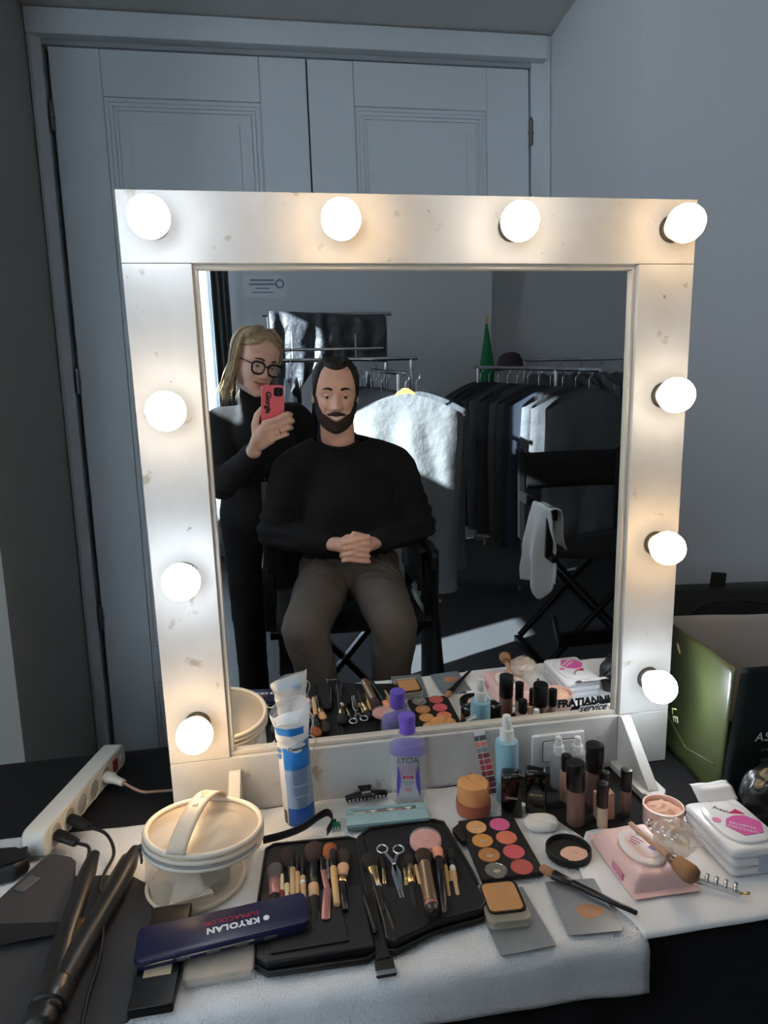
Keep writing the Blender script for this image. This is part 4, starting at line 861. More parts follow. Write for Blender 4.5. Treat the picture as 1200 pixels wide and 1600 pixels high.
brush('pink-handled powder brush with a round fawn head lying across the pink wipes', [(H_, WOODP, .2500, -.238, .2515, -.262, .0042, .0048, .8), (H_, WOODP, .2515, -.261, .2625, -.318, .0040, .0056, .9), (F_, HM['s'], .2625, -.318, .2665, -.338, .0066, .0100, .9), (B_, BR['b'], .2712, -.366, .2660, -.334, .0145, .0115, .9)], TZ+.052)
cr_ = MB(); cr_.grid(lambda u, v: tuple(Vector(((.006+.024*math.sin(PI*v)**.6*(1+.5*nz(math.cos(2*PI*u)*2.2, math.sin(2*PI*u)*2.2, v*4)))*math.cos(2*PI*u), (v-.5)*.062, (.005+.017*math.sin(PI*v)**.6*(1+.7*nz(math.cos(2*PI*u)*2.2+4, math.sin(2*PI*u)*2.2, v*5)))*math.sin(2*PI*u)))), 34, 22)
o = cr_.build('crumpled_wrap', mat('cellophane', (236, 218, 200), .15, alpha=.38, spec=.7), None, smooth=0, weld=True, loc=(.2905, -.290, TZ+.058)); o.rotation_euler = (R(8), R(10), R(-50)); tag(o, 'crumpled translucent plastic wrap round the pink brush handle', 'wrap')
def duck_clip(label, loc, rz, n, L, rx=0):
    t = thing('comb_clip', label, 'hair clip', loc, rot=(rx, 0, rz))
    for sy in (-1, 1): MB().box((0, sy*.0035, .004), (L, .0016, .005)).build('clip_bar', CHR, t, bevel=.0005)
    for i in range(n):
        MB().tube([(-L/2+L*(i+.5)/n, -.0035, .0065), (-L/2+L*(i+.5)/n, .001, .0125), (-L/2+L*(i+.5)/n, .012, .0105)], .0026, 6, flat=.5).build('clip_tooth', CHR, t, smooth=0)
    MB().tube([(L/2, 0, .005), (L/2+.012, 0, .010)], .0026, 8, flat=.5).build('lever', GOLD, t, smooth=0)
duck_clip('silver toothed clip poking out behind the pink wipes', (.303, -.236, TZ+.022), R(-62), 5, .058)
duck_clip('silver toothed clip with a gold lever lying beside the round brush head', (.314, -.340, TZ+.012), R(-42), 6, .070)

# --- carrier bag, black bag, shiny jacket at the right
gbm = mat('olive_paper', (70, 78, 46), .34, bump=(9, .25, .01), noise=(5, .25)); gin = mat('olive_inside', (176, 172, 168), .7); gdk = mat('deep_green_paper', (24, 34, 32), .4)
gb = thing('carrier_bag', 'olive-green paper carrier bag standing open at the right of the mirror', 'bag', (0, 0, TZ+.001))
P0 = Vector((.460, -.152, 0)); P1 = Vector((.505, .135, 0)); P2 = Vector((.800, .080, 0)); P3 = Vector((.735, -.175, 0))
gh = .245; FLR = Vector((.030, -.008, 0))
def wallq(a, b_, nm, m, bul=0, lean=0):
    d = (b_-a); nrm = Vector((d.y, -d.x, 0)).normalized()
    def fn(u, v):
        p = a.lerp(b_, u); p = p+nrm*(bul*math.sin(PI*u)*math.sin(PI*v)+.006*nz(u*3+a.x*9, v*3, 2)*math.sin(PI*u)-lean*v); p = p+FLR*v; p.z = gh*v; return tuple(p)
    return MB().grid(fn, 18, 18).build(nm, m, gb, smooth=0, solid=.0012)
wallq(P1, P0, 'side_wall', gbm, -.012, -.010); wallq(P0, P3, 'front_wall', gdk, .004); wallq(P3, P2, 'side_wall', gin); wallq(P2, P1, 'back_wall', gin)
MB().add([tuple(P) for P in (P0, P3, P2, P1)], [(0, 1, 2, 3)]).build('bag_bottom', gdk, gb, solid=.001)
fold = MB().tube([P0.lerp(P1, .02)+Vector((-.004, 0, .07)), P0.lerp(P1, .35)+Vector((-.010, 0, .052)), P0.lerp(P1, .75)+Vector((-.008, 0, .090))], .0016, 8).build('paper_crease', gbm, gb, smooth=0)
HND = mat('beige_rope', (206, 172, 130), .7)
MB().tube(smooth_path([(.530, .062, .222), (.521, .058, .218), (.514, .050, .208), (.515, .042, .196), (.522, .040, .190)], 5), .0032, 8).build('rope_handle', HND, gb, smooth=0)
MB().tube(smooth_path([(.700, -.145, .262), (.66, -.120, .256), (.63, -.10, .246), (.66, -.08, .250)], 5), .004, 8).build('rope_handle', HND, gb, smooth=0)
dv = (P3-P0).normalized()
fx = Matrix(((dv.x, 0, dv.y, 0), (dv.y, 0, -dv.x, 0), (0, 1, 0, 0), (0, 0, 0, 1)))
lt = mat('print_pale', (206, 210, 200), .5)
pt = P0+dv*.080
text_mesh('lettering', 'ASCOLI', .022, lt, gb, T(pt.x+.015, pt.y-.010, .122) @ fx, .0002, shear=.2, spacing=1.1)
for k in range(2): text_mesh('lettering', 'profumeria artistica', .0065, mat('print_dim', (120, 126, 118), .5), gb, T(pt.x+.013, pt.y-.010, .100-k*.018) @ fx, .0002)
d2 = (P0-P1).normalized(); f2 = Matrix(((d2.x, 0, d2.y, 0), (d2.y, 0, -d2.x, 0), (0, 1, 0, 0), (0, 0, 0, 1)))
pm = P0.lerp(P1, .47); text_mesh('lettering', 'LE', .030, mat('print_lime', (206, 214, 150), .5), gb, T(pm.x-.016, pm.y, .100) @ f2 @ RZ(R(-70)), .0002, bold=-.0003)
kb = thing('black_handbag', 'black bag with a stubby tab and white print leaning behind the green carrier', 'bag', (.76, .215, TZ+.001), R(-8))
MB().loft([[(x*s+.012*nz(x*7, y*7, z*5), y*s2, z) for x, y in rrect(.42, .15, .05, 6)] for s, s2, z in ((.94, .9, 0), (1, 1, .03), (1.0, 1, .16), (.96, .85, .235), (.86, .55, .268), (.70, .25, .275))]).build('bag_body', mat('black_nylon', (17, 17, 18), .5, bump=(25, .4, .006)), kb, smooth=50)
MB().box((-.075, -.01, .284), (.034, .006, .034), RY(R(6))).build('bag_tab', BLKM, kb, bevel=.002)
MB().tube(smooth_path([(-.17, -.06, .20), (-.10, -.085, .262), (.02, -.095, .255), (.14, -.09, .20)], 8), .007, 8, flat=.5).build('bag_strap', BLKM, kb, smooth=0)
MB().lathe([(.009, 0), (.010, .002), (.007, .004), (.001, .0045)], 20, T(-.055, -.075, .214) @ RX(R(78))).build('press_stud', CHR, kb, smooth=40)
text_mesh('lettering', 'YEAR', .040, wm, kb, T(.055, -.0735, .200) @ RZ(0) @ RX(R(70)), .0003, bold=.001)
pf = MB().sphere((0, 0, 0), 1, 40, 26); pf.v = [(x*.085+.010*nz(x*2, y*2, z*2), y*.042+.012*nz(x*2+5, y*2, z*2), max(-.045, z*.058+.012*nz(x*3, y*3, z*3+3))) for x, y, z in pf.v]
tag(pf.build('puffer_jacket', mat('black_gloss_nylon', (20, 21, 23), .28, bump=(14, .6, .012)), None, smooth=0, loc=(.535, -.222, TZ+.046)), 'shiny black bundled jacket at the right edge of the table', 'jacket')

# ------------------------------------------------------------------ the rest of the room (seen in the mirror)
SHEER = bpy.data.materials.new('sheer_curtain'); SHEER.use_nodes = True
nt = SHEER.node_tree; nt.nodes.remove(nt.nodes['Principled BSDF']); a_ = nt.nodes.new('ShaderNodeBsdfDiffuse'); t_ = nt.nodes.new('ShaderNodeBsdfTranslucent'); x_ = nt.nodes.new('ShaderNodeMixShader'); tr = nt.nodes.new('ShaderNodeBsdfTransparent'); x2 = nt.nodes.new('ShaderNodeMixShader')
for k in (a_, t_): k.inputs['Color'].default_value = (.82, .85, .88, 1)
x_.inputs[0].default_value = .6; nt.links.new(a_.outputs[0], x_.inputs[1]); nt.links.new(t_.outputs[0], x_.inputs[2]); x2.inputs[0].default_value = .75
nt.links.new(tr.outputs[0], x2.inputs[1]); nt.links.new(x_.outputs[0], x2.inputs[2]); nt.links.new(x2.outputs[0], nt.nodes['Material Output'].inputs['Surface'])
def drape(name, label, m, x0, x1, y, z0, z1, amp, per):
    o = MB().grid(lambda u, v: (x0+(x1-x0)*u, y+amp*math.sin(2*PI*u*per+.6*math.sin(9*u))*(.5+.5*(1-v))+.006*nz(u*8, v*3), z0+(z1-z0)*v), int(per*10)+2, 24).build(name, m, None, smooth=0, solid=.002)
    return tag(o, label, 'curtain')
drape('sheer_curtain', 'white sheer curtain glowing in front of the far window', SHEER, -1.95, -.675, -3.88, .05, 3.1, .022, 14)
drape('window_drape', 'dark grey folded curtain hanging beside the sheer one', mat('grey_drape', (84, 88, 90), .9), -.668, -.545, -3.87, .03, 3.12, .028, 3)
MB().tube([(-2.1, -3.86, 3.16), (-.5, -3.86, 3.16)], .012, 12)
cr2 = thing('curtain_rod', 'metal curtain rod above the far window', 'curtain rod', (0, 0, 0)); MB().tube([(-2.12, -3.875, 3.16), (-.48, -3.875, 3.16)], .012, 12).build('rod', HINGE, cr2, smooth=40)
for x in (-2.0, -.52): MB().box((x, -3.94, 3.16), (.02, .13, .03)).build('rod_bracket', HINGE, cr2)
stp = thing('wall_sign', 'faint blue printed notice on the far wall', 'sign', (-.295, -3.996, 2.02))
MB().box((0, 0, 0), (.30, .003, .15)).build('paper', mat('notice_paper', (218, 220, 222), .85), stp)
SB = mat('notice_blue', (132, 138, 162), .7)
for k, (w, x) in enumerate(((.17, -.02), (.19, -.02), (.10, -.02), (.15, -.02))): MB().box((x, .002, .045-k*.028), (w, .0015, .013 if k < 2 else .008)).build('printed_line', SB, stp)
MB().lathe([(.034, 0), (.034, .0016), (.020, .0018), (.020, .0002)], 24, T(.105, .0012, .02) @ RX(R(-90))).build('printed_emblem', SB, stp)

# garment racks
def rack(name, label, p0, p1, z, base=.30, over=.04):
    a, b_ = Vector(p0+(0,)), Vector(p1+(0,)); d = (b_-a).normalized(); w = Vector((-d.y, d.x, 0))
    t = thing(name, label, 'clothes rack', (a.x, a.y, 0)); o0 = a
    def L(p): return Vector(p)-o0
    MB().tube([L(a+Vector((0, 0, z))-d*over), L(b_+Vector((0, 0, z))+d*.04)], .013, 12).build('rail', CHR, t, smooth=40)
    for e in (a, b_):
        MB().tube([L(e+Vector((0, 0, .10))), L(e+Vector((0, 0, z)))], .012, 10).build('post', CHR, t, smooth=40)
        MB().tube([L(e-w*base+Vector((0, 0, .10))), L(e+w*base+Vector((0, 0, .10)))], .013, 10).build('base_bar', CHR, t, smooth=40)
        for s in (-1, 1):
            c = L(e+w*base*s*.93); k = MB(); k.tube([c+Vector((0, 0, .10)), c+Vector((0, 0, .062))], .008, 8); k.lathe([(.022, -.010), (.026, -.006), (.026, .006), (.022, .010)], 16, T(c.x, c.y, .030) @ RY(R(90))); k.build('caster', HINGE, t, smooth=40)
    return t
rack('garment_rack', 'chrome rack of garment bags headed by the big sunlit cover', (.40, -2.46), (.34, -3.25), 1.43, .24, .20)
rack('garment_rack', 'chrome rack crammed with dark suits on the right', (1.44, -2.80), (1.23, -3.72), 1.42, .24, .40)
rack('garment_rack', 'chrome rack behind the row of dark suits, along the far right wall', (1.68, -3.96), (2.75, -3.90), 1.46, .24)
r4 = rack('garment_rack', 'double-railed chrome rack behind the two people', (-.26, -3.14), (.60, -3.10), 1.50, .12)
MB().tube([(-.04, -.07, 1.565), (.70, -.07, 1.565)], .010, 10).build('upper_rail', CHR, r4, smooth=40)
for x in (.12, .30, .52): MB().tube([(x, -.07, 1.50), (x, -.07, 1.66 if x != .30 else 1.56)], .006, 8).build('rail_bracket', CHR, r4, smooth=40)
r5 = rack('garment_rack', 'tall rack draped with a black cover near the far wall', (-.28, -3.42), (.49, -3.42), 1.79, .12)
CV = mat('black_cover', (58, 60, 66), .5, bump=(10, .8, .03))
cv = MB().grid(lambda u, v: (-.275+.755*u, -3.385+.05*math.sin(PI*min(1, v*6)/2)+.016*nz(u*9, v*3, 5)+.012*math.sin(u*34+3*nz(u*4, v*2)), 1.812-.035*u-(.30+.42*max(0, .42-u)/.42)*v), 70, 30).build('rack_cover', CV, None, smooth=0, solid=.003); tag(cv, 'wrinkled black cover hanging over the tall rack', 'cover')
# garment covers
def garment_mesh(seed, w, L, th):
    def side(sg):
        def fn(u, v):
            x = (u-.5)*2; sh = .085+.115*abs(x)**1.5
            z = -sh-(L-sh)*v; wv = w/2*(1+.03*math.sin(v*5+seed))*(1-.04*v)
            y = sg*th/2*(max(0, 1-abs(x)**4))**.5*(.75+.35*v)*(1-.1*math.sin(v*9+seed))
            y += sg*max(0, 1-abs(x)**3)*(.012*nz(x*2.5+seed, v*6, sg)+.010*math.sin(x*9+2*nz(v*3, seed))*min(1, v*4))
            return (x*wv, y, z)
        return fn
    m = MB(); m.grid(side(1), 30, 34); m.grid(side(-1), 30, 34); return m
GCOL = [mat('cover_grey', (112, 114, 116), .55, bump=(8, .55, .03)), mat('cover_charcoal', (86, 89, 94), .6, bump=(8, .45, .03)), mat('cover_black', (62, 64, 68), .65, bump=(8, .4, .03)), mat('cover_slate', (100, 104, 108), .6, bump=(8, .45, .03)), mat('suit_navy', (60, 68, 82), .8)]
def make_garment(seed, w, L, th, m):
    t = thing('garment_cover', 'x', 'garment')
    g = garment_mesh(seed, w, L, th).build('cover', m, t, smooth=60, weld=True)
    MB().tube([(0, -th/2-.006, -.10), (0, -th/2-.008, -.5*L), (0, -th/2-.006, -.96*L)], .003, 6).build('zip', BLKM, t, smooth=0)
    MB().tube(smooth_path([(0, 0, -.10), (0, 0, -.035), (.016, 0, -.018), (.020, 0, .004), (.006, 0, .020), (-.014, 0, .014)], 6), .0026, 8).build('hook', CHR, t, smooth=0)
    return t
protos = {}
def garment(label, loc, rz, seed=1, w=.57, L=1.12, th=.10, mi=0, group=None):
    key = (seed, w, L, th, mi)
    if key not in protos: t = protos[key] = make_garment(seed, w, L, th, GCOL[mi])
    else: t = copy_tree(protos[key])
    t.location = loc; t.rotation_euler = (0, 0, rz); t['label'] = label
    if group: t['group'] = group
    elif 'group' in t: del t['group']
    return t
ra = math.atan2(-.98, -.07)
fg = garment('large grey garment cover lit by the sun, foremost on its rack', (.41, -2.32, 1.415), R(4), 1, .59, 1.18, .12, 0)
MB().loft([[(x, y, z) for x, y in ((-.055*s, -.008), (.055*s, -.008), (.055*s, .008), (-.055*s, .008))] for s, z in ((1.25, -.125), (.9, -.085), (.25, -.060))]).build('wooden_hanger', mat('hanger_wood', (196, 140, 84), .4), fg, bevel=.004)
lab_b = ['second garment cover back, just behind the sunlit one', 'third garment cover back from the sunlit one', 'fourth garment cover back from the sunlit one', 'fifth garment cover back from the sunlit one', 'sixth garment cover back from the sunlit one', 'seventh, rearmost garment cover behind the sunlit one']
for i in range(6):
    garment(lab_b[i], (.405-.0095*(i+1)+(.10 if i == 0 else -.06*(i % 2)), -2.32-.135*(i+1), 1.415), R(4+3*(i % 3)), 2+i % 2, .58, 1.10, .10, (1, 3)[i % 2], 'garment covers on the rack behind the sunlit one')
rc_ = math.atan2(-.29, 1.26)
lc = ['foremost dark suit cover on the right-hand rack', 'second', 'third', 'fourth', 'fifth', 'sixth', 'seventh', 'eighth', 'ninth', 'tenth', 'rearmost']
for i in range(11):
    u = .03+.094*i; x, y = 1.52-.29*u, -2.46-1.26*u
    lbl = lc[0] if i == 0 else lc[i]+' dark suit cover from the front on the right-hand rack' if i < 10 else 'rearmost dark suit cover on the right-hand rack'
    garment(lbl, (x, y, 1.405), R(-13+4*math.sin(i*2.1)), 4+i % 3, .60, 1.10, .10, (1, 2, 1, 4, 2)[i % 5], 'dark suit covers on the right-hand rack')
for i in range(6):
    garment('grey garment cover on the far right rack, number %s from its left end' % ('one', 'two', 'three', 'four', 'five', 'six')[i], (1.80+i*.17, -3.955+.0095*i, 1.445), R(80), 7, .50, 1.05, .11, (3, 0)[i % 2], 'grey covers on the far right rack')
for i in range(4):
    garment('dark coat on the double-railed rack, number %s from its left end' % ('one', 'two', 'three', 'four')[i], (-.16+i*.18, -3.135, 1.485), R(84+5*i), 8, .48, 1.0, .10, (2, 4)[i % 2], 'dark coats on the double-railed rack')
# hat and flag
ht = thing('brown_hat', 'round brown felt hat sitting on the dark suits', 'hat', (1.40, -3.50, 1.405)); ht.rotation_euler = (R(4), R(-4), 0)
HB = mat('brown_felt', (48, 38, 36), .9)
MB().lathe([(.125, 0), (.128, .006), (.095, .012), (.088, .06), (.070, .10), (.035, .118), (.001, .122)], 32, sy=1.15).build('crown', HB, ht, smooth=0)
MB().lathe([(.060, .002), (.135, .0), (.137, .006), (.060, .012)], 32, sy=1.15).build('brim', HB, ht, smooth=0)
fg2 = thing('furled_flag', 'furled green, white and red flag leaning in the far corner', 'flag', (1.352, -3.85, 0)); fg2.rotation_euler = (R(1.2), R(-.4), 0)
MB().tube([(0, 0, 0), (0, 0, 1.80)], .011, 10).build('flag_pole', WOOD, fg2, smooth=40)
for nm, c_, dx, dy, r in (('green_band', (20, 116, 64), -.001, .022, .062), ('white_band', (222, 222, 216), .012, -.006, .040), ('red_band', (170, 36, 40), .004, -.024, .036)):
    MB().loft([[((dx*s*3+r*s*math.cos(2*PI*i/24)*(1+.25*math.sin(3*2*PI*i/24+z*4))), dy*s*2+r*.7*s*math.sin(2*PI*i/24), z) for i in range(24)] for s, z in ((.03, 1.78), (.25, 1.68), (.55, 1.55), (.8, 1.42), (.95, 1.2), (.8, 1.0), (.5, .85))]).build(nm, mat('flag_'+nm, c_, .7), fg2, smooth=60)

# director's chairs
CHB = mat('chair_black_wood', (16, 16, 17), .3); CHC = mat('chair_canvas', (18, 18, 20), .9)
def director_chair(label, loc, rz, W=.54, D=.42, sh=.61, ah=.80, bh=1.03):
    t = thing('director_chair', label, 'chair', loc, rz)     # faces +y
    w2 = W/2; yf, yb = D/2, -D/2
    def bar(nm, a, b_, s=(.032, .022), m=CHB):
        L = (Vector(b_)-Vector(a)).length; MB().box((0, 0, L/2), (s[0], s[1], L), frame_to(a, b_)).build(nm, m, t, bevel=.003)
    for y in (yf-.03, yb+.03):
        bar('cross_leg', (-w2+.01, y, .045), (w2-.03, y-.006, sh-.03)); bar('cross_leg', (w2-.01, y-.024, .045), (-w2+.03, y-.024, sh-.03))
    for s in (-1, 1):
        bar('floor_runner', (s*(w2-.01), yb, .022), (s*(w2-.01), yf, .022), (.04, .03)); bar('seat_rail', (s*(w2-.02), yb, sh-.02), (s*(w2-.02), yf, sh-.02), (.034, .026))
        bar('arm_post', (s*(w2-.005), yf-.05, sh-.02), (s*(w2-.005), yf-.05, ah)); bar('back_post', (s*(w2-.005), yb+.02, sh-.02), (s*(w2-.005), yb-.02, bh))
        bar('armrest', (s*(w2-.002), yb-.01, ah+.010), (s*(w2-.002), yf+.02, ah+.010), (.020, .050))
        MB().sphere((s*(w2-.005), yb-.021, bh+.006), .014, 14, 8).build('finial', CHB, t, smooth=0)
    bar('footrest', (-w2+.04, yf+.02, .20), (w2-.04, yf+.02, .20), (.022, .07))
    for s in (-1, 1): bar('footrest_arm', (s*(w2-.04), yf-.04, .30), (s*(w2-.04), yf+.03, .20), (.02, .02))
    MB().grid(lambda u, v: ((u-.5)*(W-.05), yb+D*v, sh-.004-.022*math.sin(PI*u)), 12, 4).build('seat_canvas', CHC, t, smooth=0, solid=.005)
    MB().grid(lambda u, v: ((u-.5)*(W+.01), yb-.005-.022*math.sin(PI*u)-.02*(v-.5), bh-.19+.185*v), 12, 4).build('back_canvas', CHC, t, smooth=0, solid=.006)
    return t
director_chair("black director's chair standing empty on the right with a towel on its arm", (1.225, -1.86, 0), R(0))
director_chair("black director's chair the man is sitting in", (-.045, -1.13, 0), R(0), sh=.675, ah=.86, bh=1.08)
jk = MB().grid(lambda u, v: tuple((lambda s: (.222+(s if abs(s) < .03 else math.copysign(.030, s))+(.035*abs(s) if s > 0 else -.0*s)+.012*math.sin(u*10+v*3)*min(1, abs(s)*5), -1.13+(u-.5)*(.30+.12*abs(s)), .884-max(0, abs(s)-.03)+.012*nz(u*3, v*3, 4)))(v*.80-.16)), 24, 50).build('draped_coat', mat('coat_black', (15, 15, 17), .9), None, smooth=0, solid=.012); tag(jk, "black coat draped over the arm of the man's chair", 'coat')
def towel_pt(u, v):
    s = v*.58-.40; q = min(1, max(0, -s-.03)*5); e = min(1, max(0, s-.03)*6)
    ax, ay = .957+(s*.8 if abs(s) < .03 else math.copysign(.026, s)), -1.74+.20*(u-.5)        # over the arm
    lx, ly = .905+.150*(u-.30)+.018*math.sin(u*11), -1.735+.11*(u-.5)                          # wide front fall
    rx, ry = 1.005+.075*(u-.4)+.020*math.sin(u*8+1), -1.76+.10*(u-.5)                          # short inner fall
    x = ax+(lx-ax)*q+(rx-ax)*e; y = ay+(ly-ay)*q+(ry-ay)*e
    z = .830-max(0, abs(s)-.03)+.008*nz(u*3, v*4, 7)-(.13*max(0, .55-u)*0+.12*max(0, .75-abs(u-.55)*2.4) if s < -.30 else 0)-(.06*u if s > .08 else 0)
    return (x+.010*nz(u*5, v*6, 2), y, z)
tw = MB().grid(towel_pt, 28, 56).build('hand_towel', mat('towel_white', (226, 228, 228), .95, bump=(200, .5, .003)), None, smooth=0, solid=.006)
tag(tw, "white hand towel hung over the empty chair's arm", 'towel')
# ------------------------------------------------------------------ people (standing and sitting in front of the mirror)
def bake(o):
    dg = bpy.context.evaluated_depsgraph_get(); me = bpy.data.meshes.new_from_object(o.evaluated_get(dg))
    old = o.data; bpy.data.objects.remove(o); bpy.data.meshes.remove(old); return me
def caps(m, p0, r0, p1, r1, n=16, sq=1.0, side=None):
    """closed tapered capsule"""
    p0, p1 = Vector(p0), Vector(p1); d = (p1-p0).normalized(); pts = []; rs = []
    for k in range(1, 6): a = PI/2*k/5; pts.append(p0-d*r0*math.cos(a)); rs.append(r0*math.sin(a))
    pts.append(p0.lerp(p1, .5)); rs.append((r0+r1)/2)
    for k in range(5, 0, -1): a = PI/2*k/5; pts.append(p1+d*r1*math.cos(a)); rs.append(r1*math.sin(a))
    m.tube(pts, rs, n, flat=sq, up=side)
def ell(m, c, r, rot=None, n=24): m.sphere((0, 0, 0), r, n, 14, T(*c) @ (rot or I4()))
def remesh(m, vox, it=6, fac=.5):
    me = m.mesh('tmp'); o = bpy.data.objects.new('tmp', me); COL.objects.link(o)
    r = o.modifiers.new('r', 'REMESH'); r.mode = 'VOXEL'; r.voxel_size = vox
    s = o.modifiers.new('s', 'SMOOTH'); s.factor = fac; s.iterations = it
    bpy.context.view_layer.update(); return bake(o)
def wrinkle(me, amp, sc, seed=0, folds=()):
    me.update(); cos = [v.co.copy() for v in me.vertices]; nos = [v.normal.copy() for v in me.vertices]; out = []
    F = [(Vector(a), b, c, Vector(d)) for a, b, c, d in folds]
    for c, nn in zip(cos, nos):
        n = nz(c.x+seed, c.y, c.z, sc)+.5*nz(c.x, c.y+seed, c.z*1.7, sc*2.1); d = amp*n
        for (fc, fr, fa, fk) in F:
            e = c-fc; q = e.length/fr
            if q < 1: d += fa*(1-q)*math.sin(e.dot(fk))
        out += list(c+nn*d)
    me.vertices.foreach_set('co', out); me.update()
def mobj(name, me, m, parent=None):
    me.name = name; me.materials.clear(); me.materials.append(m)
    me.polygons.foreach_set('use_smooth', [True]*len(me.polygons))
    o = bpy.data.objects.new(name, me); COL.objects.link(o)
    if parent: o.parent = parent
    return o
def join_into(me, others):
    bm = bmesh.new(); bm.from_mesh(me)
    for o in others: bm.from_mesh(o)
    bm.to_mesh(me); bm.free(); return me
HT = [(-.116, .014, .074, .030), (-.112, .026, .082, .006), (-.104, .038, .0875, -.012), (-.090, .050, .088, -.030), (-.075, .0565, .087, -.050), (-.055, .0620, .087, -.068), (-.03, .0670, .0875, -.082), (0, .0710, .087, -.094), (.03, .0735, .091, -.101), (.055, .0735, .087, -.102), (.08, .0655, .072, -.092), (.098, .0510, .050, -.075), (.109, .0335, .026, -.054), (.1145, .0180, .004, -.036), (.116, .0004, -.0150, -.0160)]
def smoothstep(a, b, x): t = max(0, min(1, (x-a)/(b-a))); return t*t*(3-2*t)
def tab(z, k):
    for a, b in zip(HT, HT[1:]):
        if z <= b[0]:
            t = (z-a[0])/(b[0]-a[0]); return a[k]+(b[k]-a[k])*t
    return HT[-1][k]
def G(x, s): return math.exp(-(x/s)**2)
class Head:
    def __init__(s, smile=1., nose=1., jaw=1., lips=1.): s.smile, s.nose, s.jaw, s.lips = smile, nose, jaw, lips
    def mouth_z(s, x): return -.0635+s.smile*7.5*x*x
    def pt(s, a, z, off=0.):
        w, f, b = tab(z, 1), tab(z, 2), tab(z, 3)
        if z < -.03: w *= 1+(s.jaw-1)*smoothstep(-.03, -.08, z)
        c, sn = math.cos(a), math.sin(a); yc = min(0., f-.002)
        x = w*math.copysign(abs(sn)**.92, sn); y = yc+(f-yc)*math.copysign(abs(c)**.80, c) if c > 0 else yc-(yc-b)*abs(c)**.95
        if c > 0:
            fw = smoothstep(0, .35, c); ax = abs(x)
            # nose
            if z < .022:
                t = max(0, min(1, (.022-z)/.054)); hgt = .0255*s.nose*(t**1.15) if z > -.034 else .0255*s.nose*max(0, 1-((-.034-z)/.012))
                y += fw*hgt*G(x, .0075+.0065*t)
                y += fw*.0085*s.nose*G(ax-.0135, .0065)*G(z+.034, .0075)
            y -= fw*.0105*G(ax-.031, .0165)*G(z-.002, .0125)              # sockets
            y += fw*.0050*G(z-.021, .0075)*G(ax-.028, .026)               # brow
            y += fw*.0075*s.smile*G(ax-.041, .017)*G(z+.024, .018)         # cheeks
            y -= fw*.0030*s.smile*G(ax-.034-.2*(-.045-z), .0045)*smoothstep(-.075, -.05, z)*smoothstep(-.028, -.045, z)   # folds
            mz = s.mouth_z(x); mw = .030+.004*s.smile
            if ax < mw:
                e = (1-(ax/mw)**2)
                y += fw*.0050*s.lips*e*(G(z-mz-.0075, .0050)+1.15*G(z-mz+.0085, .0055))
                y -= fw*.0065*e*G(z-mz, .0032)
            y += fw*.0075*G(x, .017)*G(z+.100, .014)                     # chin
            y -= fw*.0040*G(x, .022)*G(z+.083, .008)
        p = Vector((x, y, z))
        if off: q = Vector((x/w if w > 1e-4 else 0, (y-yc)/max(f-yc, 1e-3), (z+.02)/.12)); q.normalize(); p += q*off
        return p
    def mesh(s, na=140, nzv=130):
        zs = [-.116+.232*(.5-.5*math.cos(PI*j/nzv)) for j in range(nzv+1)]
        rings = [[s.pt(2*PI*i/na, z) for i in range(na)] for z in zs]
        return MB().loft(rings)
    def shell(s, mask, thick, na=140, nzv=130, seed=0, rough=.0):
        """raised patch where mask(x, y, z, a) > 0; thickness scaled by mask"""
        m = MB(); zs = [-.116+.232*(.5-.5*math.cos(PI*j/nzv)) for j in range(nzv+1)]; idx = {}; vs = []; fs = []
        P = {}
        for j, z in enumerate(zs):
            for i in range(na):
                a = 2*PI*i/na; p = s.pt(a, z); k = mask(p.x, p.y, p.z, a); P[i, j] = (a, z, k)
        def vid(i, j):
            i %= na
            if (i, j) not in idx:
                a, z, k = P[i, j]; k = max(0, k)
                idx[i, j] = len(vs); vs.append(tuple(s.pt(a, z, thick*min(1, k)*(1+rough*nz(math.cos(a)*40+seed, math.sin(a)*40, z*400))-.0012*(k < .05))))
            return idx[i, j]
        for j in range(nzv):
            for i in range(na):
                if max(P[i, j][2], P[(i+1) % na, j][2], P[i, j+1][2], P[(i+1) % na, j+1][2]) > 0: fs.append((vid(i, j), vid(i+1, j), vid(i+1, j+1), vid(i, j+1)))
        m.add(vs, fs); return m
def ear(m, s):
    for k, (r, t) in enumerate(((.0, 0),)):
        pts = [(s*(.0715+.006*math.sin(PI*q)), -.010+.015*math.cos(PI*.5+2*PI*q*.82), .002+.030*math.sin(PI*.5+2*PI*q*.82)*(1 if q < .5 else .95)) for q in [i/14 for i in range(15)]]
        m.tube(pts, .0048, 8)
    m.sphere((0, 0, 0), (.0055, .014, .026), 14, 10, T(s*.0715, -.010, .002) @ RZ(s*R(-18)))
